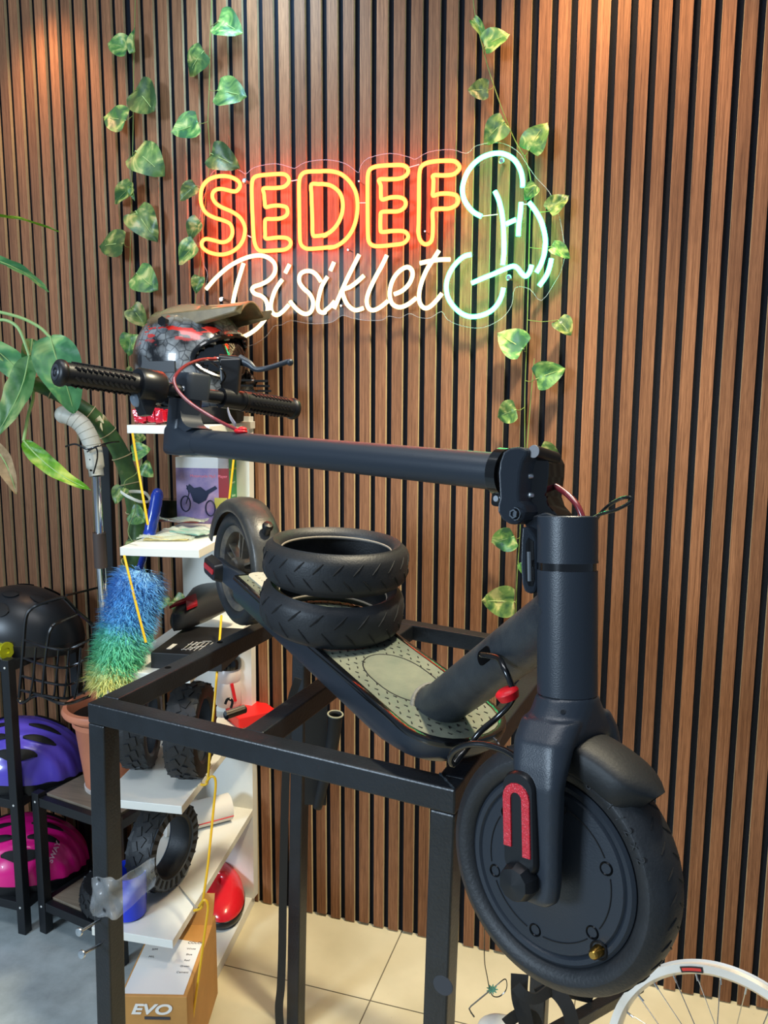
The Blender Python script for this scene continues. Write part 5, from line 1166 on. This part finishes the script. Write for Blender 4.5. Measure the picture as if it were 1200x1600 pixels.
for k_, (x, y, d) in enumerate(((150,657,1.875),(157,668,1.87),(166,655,1.88))):
    b = MB(); b.tube([P(x,y,d), P(x+6-5*k_,y-4,d-.02), P(x+12-9*k_,y+4+k_,d-.03)], [.004,.006,.002], 7, flat=.4); b.build('dry_husk', M_node, plant)
def big_leaf_mat(name, c1, c2, c3):
    m = leaf_mat(name, c1, c2, c3)
    for nd in m.node_tree.nodes:
        if nd.type == 'TEX_NOISE': nd.inputs['Scale'].default_value = 16; nd.inputs['Distortion'].default_value = .6
    return m
M_big = big_leaf_mat('dieffenbachia_leaf', (52,116,62), (96,158,92), (176,206,130)); M_bigd = big_leaf_mat('bright_leaf', (64,130,20), (110,180,40), (196,220,90)); M_deadl = MT('dead_leaf', (128,104,72), .7, var=.5, vscale=20, col2=(188,160,120))
def big_leaf(spine, wd, mat, face, petiole=None, name='leaf', cup=.25):
    sp_ = cr(spine, 6); n = len(sp_)-1; fc = V(face).normalized()
    def fn(u, v):
        i = min(n-1, int(u*n)); f = u*n-i; p_ = sp_[i].lerp(sp_[i+1], f); t_ = (sp_[min(i+1, n)]-sp_[max(i-1, 0)]).normalized()
        sd_ = t_.cross(fc).normalized(); up_ = sd_.cross(t_)
        s_ = (v-.5)*2; w_ = wd*(math.sin(PI*min(1, max(0, u*.98+.01))**.72)**.85)
        return p_+sd_*(s_*w_)+up_*(-abs(s_)*w_*cup*-1+.0015*math.sin(22*u+5*s_))
    b = MB(); b.grid(fn, 22, 10); b.m = 1; b.tube([q+fc*.0006 for q in sp_], [.0022*(1-.8*i/n) for i in range(n+1)], 6)
    if petiole: b.tube(cr(petiole, 6), .0036, 8)
    return b.build(name, [mat, MT('leaf_rib', (150,186,116), .5)], plant, recalc=False)
fcm = -_fw
big_leaf([P(-70,340,1.6), P(-10,338,1.62), P(40,345,1.64), P(92,362,1.66)], .016, M_bigd, fcm*.35+_up*.9)
big_leaf([P(-60,400,1.6), P(-5,408,1.62), P(40,428,1.64), P(76,456,1.66)], .020, M_big, fcm*.6+_up*.8)
top_ = P(48,598,1.85)
big_leaf([P(78,525,1.80), P(88,560,1.79), P(103,600,1.79), P(116,646,1.82)], .050, M_big, fcm+_rt*.3, [top_, P(20,560,1.83), P(-30,520,1.8), P(-20,488,1.8), P(25,494,1.8), P(60,510,1.8), P(78,527,1.8)])
big_leaf([P(46,556,1.80), P(36,600,1.79), P(18,640,1.78), P(-8,684,1.78)], .036, M_bigd if False else M_big, fcm-_rt*.25, [top_, P(0,560,1.8), P(-20,520,1.8), P(0,500,1.8), P(28,512,1.8), P(46,556,1.8)])
big_leaf([P(50,600,1.82), P(20,570,1.81), P(-10,545,1.8), P(-60,520,1.8)], .030, M_big, fcm+_up*.5, cup=.1)
big_leaf([P(50,530,1.83), P(48,548,1.82), P(46,565,1.82), P(40,590,1.83)], .022, M_big, fcm*.7+_rt*.6)
big_leaf([P(37,689,1.80), P(62,716,1.79), P(98,744,1.79), P(142,766,1.80)], .020, M_bigd, fcm*.8+_up*.55, [top_, P(52,620,1.83), P(44,650,1.82), P(37,689,1.80)])
big_leaf([P(-20,690,1.78), P(2,712,1.77), P(16,740,1.77), P(26,772,1.77)], .022, M_deadl, fcm, name='dead_leaf', cup=.6)
for (bx0, by0), (tx0, ty0) in (((193,768),(180,786)),): pass
# ---- ivy wound round the stalk
iv = thing('ivy_garland', P(214,862,1.9), 'short ivy strand wound round the houseplant stalk behind the yellow rod', 'artificial plant')
ip = cr([P(206,700,1.90), P(222,716,1.9), P(213,740,1.9), P(194,756,1.88), P(212,790,1.9), P(200,830,1.9), P(215,858,1.9), P(232,900,1.95), P(262,930,2.0), P(282,950,2.02)], 5)
MB().tube(ip, .0012, 6).build('stem', M_stemv, iv)
for (a, c, d) in (((206,708),(232,700),1.9),((222,726),(236,745),1.92),((193,762),(178,786),1.86),((205,800),(230,815),1.93),((210,846),(196,862),1.9),((255,930),(240,955),2.0),((272,935),(292,952),2.0),((222,690),(210,676),1.95)):
    put_leaf(iv, P(*a, d), P(*c, d-.01), fcm+V((random.uniform(-.4,.4),0,random.uniform(-.2,.4))))
b = MB(); b.tube(cr([P(188,768,1.86), P(200,776,1.84), P(220,784,1.85), P(234,782,1.88), P(226,770,1.93), P(205,768,1.93), P(190,772,1.9)], 5), .0038, 8, flat=.5); tag(b.build('plastic_tie', MT('white_tie', (214,214,200), .4), None), 'white plastic tie looped round the houseplant stalk', 'tie')
# ---- pale curved handle on a chrome pole
cn = thing('cane', P(160,1000,1.93), 'pale grey curved handle on a chrome pole with dark grip sleeve, leaning beside the plant', 'cane')
hp_ = cr([P(100,648,1.84), P(112,652,1.84), P(128,664,1.845), P(140,684,1.85), P(146,706,1.855), P(149,730,1.86), P(151,744,1.86)], 6)
b = MB(); b.tube(hp_, [.0200 if i < len(hp_)-6 else .0165 for i in range(len(hp_))], 20); b.ell(hp_[0], (.0205,.0205,.0205)); hdl = b.build('handle', MT('pale_grey_plastic', (186,184,172), .45, bump=.15, bscale=300), cn, ang=80)
for i in range(6):
    q_ = hp_[6+i*3]; x0, y0, z0 = frame_from(hp_[7+i*3]-q_); b = MB(); b.tube([q_+x0*(.0199*math.cos(2*PI*k/18))+y0*(.0199*math.sin(2*PI*k/18)) for k in range(18)], .0011, 5, closed=True); b.build('grip_groove', MT('groove_grey', (166,164,152), .5), hdl)
for x, y in ((131,677),(141,718),(142,735)):
    b = MB(); b.ell(P(x, y, 1.84), (.0026,.0026,.0026), seg=10, rg=6); b.build('screw_hole', M_hole, hdl)
MB().tube([P(151,744,1.86), P(156,834,1.89)], .0095, 18).build('pole', MT('chrome', (225,228,232), .08, metal=1), cn)
MB().tube([P(155,832,1.89), P(158,886,1.91)], .0150, 20).build('sleeve', MT('brown_sleeve', (70,60,56), .5), cn)
MB().tube([P(158,886,1.91), P(165,990,1.96), P(172,1120,2.02)], .0112, 18).build('pole', MT('chrome', (225,228,232), .08, metal=1), cn)
b = MB(); b.tube(cr([P(102,698,1.83), P(118,694,1.83), P(136,702,1.83), P(150,698,1.825), P(170,692,1.85), P(186,690,1.9)], 5), .0022, 7, flat=.6); b.tube(cr([P(136,706,1.83), P(150,700,1.825), P(152,716,1.83), P(146,740,1.84)], 5), .0018, 7); tag(b.build('cable_tie', M_cab, None), 'black cable tie binding the pale handle to the plant stalk', 'cable tie')
# ---- black upright behind
q0, q1 = P(166,697,2.03), P(178,1010,2.15); e_ = (q1-q0).normalized(); q1 = q0+e_*((q0.z-.0)/-e_.z)
b = MB(); b.bar(q0, q1, .024, .030, up=-_fw); tag(b.build('upright_post', M_rack, None, smooth=False, bevel=.002), 'tall black flat upright standing against the slatted wall behind the chrome pole', 'post')
# ---- feather duster
du = thing('duster', P(170,1070,1.70), 'fluffy blue, green and yellow duster with a blue handle, hanging upside down', 'duster')
M_bh = MT('duster_handle_blue', (22,52,150), .25, coat=.4)
ha = cr([P(246,772,1.86), P(240,805,1.855), P(232,840,1.85), P(224,870,1.80), P(215,900,1.76)], 6)
b = MB(); b.tube(ha, [(.0135 if i < len(ha)*.55 else .0075)+(.0008 if i % 2 else 0) for i in range(len(ha))], 16); b.ell(ha[0], (.0125,.0125,.014)); b.build('handle', M_bh, du, ang=70)
def fluff_mat():
    m = bpy.data.materials.new('duster_fluff'); m.use_nodes = True; nt = m.node_tree; b = nt.nodes['Principled BSDF']; b.inputs['Roughness'].default_value = .7; b.inputs['Sheen Weight'].default_value = .3
    at = nt.nodes.new('ShaderNodeAttribute'); at.attribute_name = 'along'
    r = nt.nodes.new('ShaderNodeValToRGB'); e = r.color_ramp.elements; e[0].position = 0; e[0].color = lin((136,190,226)); e[1].position = 1; e[1].color = lin((224,216,110))
    for p_, c_ in ((.10,(64,138,208)),(.46,(72,158,214)),(.58,(96,200,166)),(.80,(88,190,136)),(.90,(200,206,130))): k = e.new(p_); k.color = lin(c_)
    nt.links.new(at.outputs['Fac'], r.inputs[0]); nt.links.new(r.outputs[0], b.inputs['Base Color']); return m
rnd = random.Random(11); ax0 = P(222,895,1.74); ax1 = P(170,1078,1.68); adv = ax1-ax0; AL = adv.length; ad_ = adv.normalized(); X_, Y_, Z_ = frame_from(ad_)
b = MB(); att = []
def radf(t): return .068*(1-.25*t)*min(1, (t+.12)*5)*(1 if t < .93 else 1-(t-.93)*5)
core = [[ax0+adv*t+X_*(radf(t)*.72*math.cos(2*PI*k/20))+Y_*(radf(t)*.72*math.sin(2*PI*k/20)) for k in range(20)] for t in [i/14 for i in range(15)]]
b.rings(core); att += [i//20/14 for i in range(300)]
for i in range(6500):
    t = rnd.random()*1.02-.01; a_ = rnd.random()*2*PI; r_ = radf(max(0, min(1, t))); er = X_*math.cos(a_)+Y_*math.sin(a_); tg = Y_*math.cos(a_)-X_*math.sin(a_)
    p0_ = ax0+adv*t+er*(r_*.6); dr = (er+ad_*rnd.uniform(-.5,1.1)+tg*rnd.uniform(-.7,.7)).normalized(); L_ = rnd.uniform(.022,.036)
    p1_ = p0_+dr*L_*.6; p2_ = p1_+(dr+V((0,0,-.5))+tg*rnd.uniform(-.6,.6)).normalized()*L_*.5; w_ = tg*.0007+ad_*.0004
    n0 = len(b.v); b._add([p0_-w_, p0_+w_, p1_+w_, p1_-w_, p2_], [(0,1,2,3),(3,2,4)]); att += [max(0, min(1, t+rnd.uniform(-.07,.07)))]*5
o = b.build('fluff', fluff_mat(), du, smooth=False, recalc=False); o['kind'] = 'stuff'
at = o.data.attributes.new('along', 'FLOAT', 'POINT'); at.data.foreach_set('value', att)
# ---- small tyre on the lower rack's bottom board, red lamp
z_ = .083; cq = PZ(134,1440,z_); block_tyre('small_chunky_tyre', (cq.x+.035, cq.y+.09, z_+.031), (.12,.1,1), .098, .030, .060, 20, 1, 'knobbly black tyre lying on the bottom board of the lower rack')
q_ = P(151,1036,1.98); b = MB(); b.ell(q_, (.012,.010,.016)); tag(b.build('red_reflector', M_refl, None), 'small red reflector hanging behind the wire basket next to the duster', 'reflector')

# ------------------------------------------------------------------ things on and under the work stand
M_strap = MT('inner_tube_rubber', (24,26,29), .6, bump=.2, bscale=200)
def ribbon(pts, w, name, label, cat, mat=M_strap, up=None, n=6, t=.0022, group=None, tw=None):
    p_ = cr(pts, n); b = MB(); rs = []; k = len(p_); up = V(up) if up is not None else -_fw
    for i, q in enumerate(p_):
        tg = (p_[min(i+1, k-1)]-p_[max(i-1, 0)]).normalized(); u = up if tw is None else (Matrix.Rotation(tw*i/k, 3, tg) @ up); u = (u-tg*u.dot(tg)).normalized(); s_ = tg.cross(u)
        ww = w if not isinstance(w, (list, tuple)) else w[0]+(w[1]-w[0])*i/(k-1)
        rs.append([q+s_*(ww/2)+u*(t/2), q-s_*(ww/2)+u*(t/2), q-s_*(ww/2)-u*(t/2), q+s_*(ww/2)-u*(t/2)])
    b.rings(rs); return tag(b.build(name, mat, None, ang=50), label, cat, group)
# strip beside the far left leg
ribbon([P(466,1060,1.46), P(452,1110,1.47), P(447,1200,1.50), P(444,1300,1.54), P(442,1400,1.58), P(441,1480,1.61), P(439,1540,1.63), P(436,1580,1.65), P(441,1640,1.67)], (.014,.017), 'rubber_strip', 'long black rubber strip hanging beside the far left leg of the stand', 'strap')
# cut inner tube hanging under the deck
it = thing('inner_tube', P(505,1255,1.5), 'black inner tube hanging under the scooter deck with its cut open end upwards', 'inner tube')
b = MB(); pp = cr([P(524,1116,1.46), P(521,1150,1.47), P(514,1190,1.48), P(505,1225,1.49), P(496,1262,1.5)], 5)
b.tube(pp, [.0135+.002*math.sin(i*.9)*0-.0055*(i/len(pp)) for i in range(len(pp))], 20, caps=False); o = b.build('tube', M_strap, it); o.modifiers.new('s', 'SOLIDIFY').thickness = .0016
x0, y0, z0 = frame_from(pp[0]-pp[1]); b = MB(); b.tube([pp[0]+x0*(.0135*math.cos(2*PI*k/24))+y0*(.0135*math.sin(2*PI*k/24)) for k in range(24)], .0016, 7, closed=True); b.build('cut_edge', MT('powdery_rubber', (150,152,134), .8), it)
ribbon([P(494,1086,1.47), P(494,1130,1.48), P(494,1190,1.50), P(493,1256,1.52)], .040, 'rubber_sheet', 'folded black rubber sheet hanging behind the cross rail, beside the open inner tube', 'rubber', t=.008)
# clear film wrapped round the near left leg
lg = P(160,1385,1.13)
M_film = MT('clear_film', (226,230,232), .18, alpha=.12, spec=1.0, bump=1.2, bscale=28)
def film(u, v):
    a = u*2.1; 
    x_ = 143+a*42 if a < 1 else 185+(a-1)*52; y_ = 1372+v*62 if a < 1 else 1372+v*62-(a-1)*(30-v*6)-v*(a-1)*22
    rr_ = _ray(min(x_, 172), y_); dp = ((V((cA.x, cA.y, 0))-fy3*.006-CAM).dot(fy3)/rr_.dot(fy3)); q = P(x_, y_, dp+(.02*(a-1) if a > 1 else 0))
    return q+_fw*(.004*math.sin(9*u+7*v)+.003*math.sin(23*u-11*v))
b = MB(); b.grid(film, 30, 14); o = b.build('clear_film', M_film, None, recalc=False); o.modifiers.new('s', 'SOLIDIFY').thickness = .0005
tag(o, 'crumpled clear plastic film wrapped round the near left leg of the stand', 'plastic film')
# rubber tied round the far right leg
q_ = P(830,1560,1.40)
ribbon([P(812,1522,1.38), P(812,1560,1.37), P(822,1600,1.365), P(824,1650,1.37)], (.030,.022), 'rubber_strap', 'black rubber strap hanging from the knot on the far right leg', 'strap', t=.003)
ribbon([P(806,1540,1.36), P(820,1556,1.355), P(838,1560,1.355), P(856,1548,1.365), P(866,1538,1.38)], .018, 'rubber_knot', 'black rubber band knotted round the far right leg of the stand', 'strap', t=.004)
ribbon([P(840,1556,1.37), P(862,1546,1.37), P(880,1562,1.365), P(892,1590,1.36), P(898,1640,1.36)], (.026,.022), 'rubber_strap', 'black rubber strap arching right of the knot on the far right leg', 'strap', t=.003)
ribbon([P(790,1600,1.38), P(812,1585,1.38), P(835,1592,1.38), P(850,1640,1.38)], .020, 'rubber_strap', 'black rubber strap lying lowest left of the knot, cut by the frame edge', 'strap', t=.003)
b = MB(); b.bar(P(850,1622,1.40), P(1000,1538,1.62), .022, .022, up=(0,0,1)); tag(b.build('steel_bar', M_steel, None, smooth=False, bevel=.002), 'long black steel bar on the floor, running behind the silver bicycle wheel', 'bar')
b = MB(); b.bar(P(858,1540,1.52), P(925,1556,1.52), .02, .02); tag(b.build('steel_bar', M_steel, None, smooth=False, bevel=.002), 'short black steel bar on the floor just under the front wheel tyre', 'bar')
# white cloth lump at the bottom
b = MB(); c_ = P(785,1610,1.46); b.ell(c_, (.045,.03,.022)); tag(b.build('white_rag', MT('white_rag_cloth', (214,212,204), .8, bump=.8, bscale=60), None), 'white rag at the bottom edge beside the black rubber straps', 'rag')
# wire with green knot, and hex key
hx0 = thing('hanging_wire', P(774,1546,1.35), 'thin dark wire with a green knot hanging beside the front wheel', 'wire')
b = MB(); b.tube(cr([P(757,1400,1.28), P(757,1450,1.3), P(757,1500,1.32), P(761,1525,1.34), P(765,1545,1.35), P(770,1556,1.35), P(780,1557,1.35), P(790,1548,1.35), P(792,1536,1.35), P(788,1530,1.35), P(773,1542,1.35)], 5), .0009, 6); b.build('strand', M_cab, hx0)
b = MB()
for i in range(9): b.tube([P(769,1546,1.35), P(769+9*math.cos(i*.7), 1546+8*math.sin(i*.7), 1.345)], [.0028,.0006], 6)
b.build('green_knot', MT('green_thread', (96,150,124), .6), hx0)
b = MB(); b.tube([P(764,1549,1.36), P(736,1572,1.36), P(733,1576,1.36), P(736,1582,1.36), P(741,1589,1.36)], .0013, 6); tag(b.build('hex_key', MT('dull_steel', (110,108,102), .4, metal=.8), None), 'small L-shaped hex key hanging in the wire by the front wheel', 'tool')
# dot on the near right leg
fl_ = fy3*-1; pz = P(668,1580,.90); tt_ = ((V((cB.x, cB.y, 0))-pz).dot(fl_)); pz = pz+fl_*(tt_+.0002)
b = MB(); b.lathe([(.0001,.0008),(.012,.0008),(.0125,0)], pz, fl_, 30); o = b.build('round_plug', MT('grey_plug', (54,58,66), .5), stand)

# ------------------------------------------------------------------ bicycle wheel at the lower right
wc = P(1134,1710,1.36); wn = (CAM-wc); wn.z = 0; wn = (wn.normalized()*.93+_rt*-.28+V((0,0,.22))).normalized(); WR = .205
wh = thing('bicycle_wheel', V((wc.x, wc.y, .0)), 'silver spoked bicycle wheel without tyre standing at the lower right corner', 'wheel')
X_, Y_, Z_ = frame_from(wn, _rt)
M_al = MT('silver_rim', (214,216,216), .3, metal=.55, bump=.05, bscale=400)
b = MB(); b.lathe([(WR,-.0125),(WR-.004,-.0105),(WR-.006,0),(WR-.004,.0105),(WR,.0125),(WR-.013,.0115),(WR-.019,.004),(WR-.019,-.004),(WR-.013,-.0115)], wc, wn, 120, closedprof=True); rimo = b.build('rim', M_al, wh, ang=40)
for k in range(28):
    a = 2*PI*k/28; er = X_*math.cos(a)+Y_*math.sin(a); s_ = 1 if k % 2 else -1; a2 = a+(.55 if (k//2) % 2 else -.55); e2 = X_*math.cos(a2)+Y_*math.sin(a2)
    b = MB(); b.tube([wc+er*(WR-.018), wc+e2*.022+Z_*(.026*s_)], .0009, 6); b.build('spoke', M_zinc, wh)
    b = MB(); b.cyl(wc+er*(WR-.019), wc+er*(WR-.031), .0018, seg=8); b.build('nipple', M_zinc, rimo)
b = MB(); b.lathe([(0,-.05),(.005,-.05),(.005,-.035),(.022,-.028),(.022,-.024),(.014,-.02),(.014,.02),(.022,.024),(.022,.028),(.005,.035),(.005,.05),(0,.05)], wc, wn, 28); b.build('hub', M_zinc, wh)
def rim_dec(a0, a1, r0, r1, z, mat, name, t=.0006):
    b = MB(); n = 14; rs = []
    for i in range(n+1):
        a = a0+(a1-a0)*i/n; er = X_*math.cos(a)+Y_*math.sin(a); rs.append([wc+er*r0+Z_*z, wc+er*r1+Z_*z, wc+er*r1+Z_*(z+t), wc+er*r0+Z_*(z+t)])
    b.rings(rs); return b.build(name, mat, rimo, smooth=False)
ac = math.radians(103)
rim_dec(ac-.10, ac+.10, WR-.004, WR-.0135, .0128, MT('decal_black', (26,24,26), .4), 'rim_decal'); rim_dec(ac-.085, ac+.085, WR-.0065, WR-.011, .0134, MT('decal_red', (190,52,48), .4), 'rim_decal')
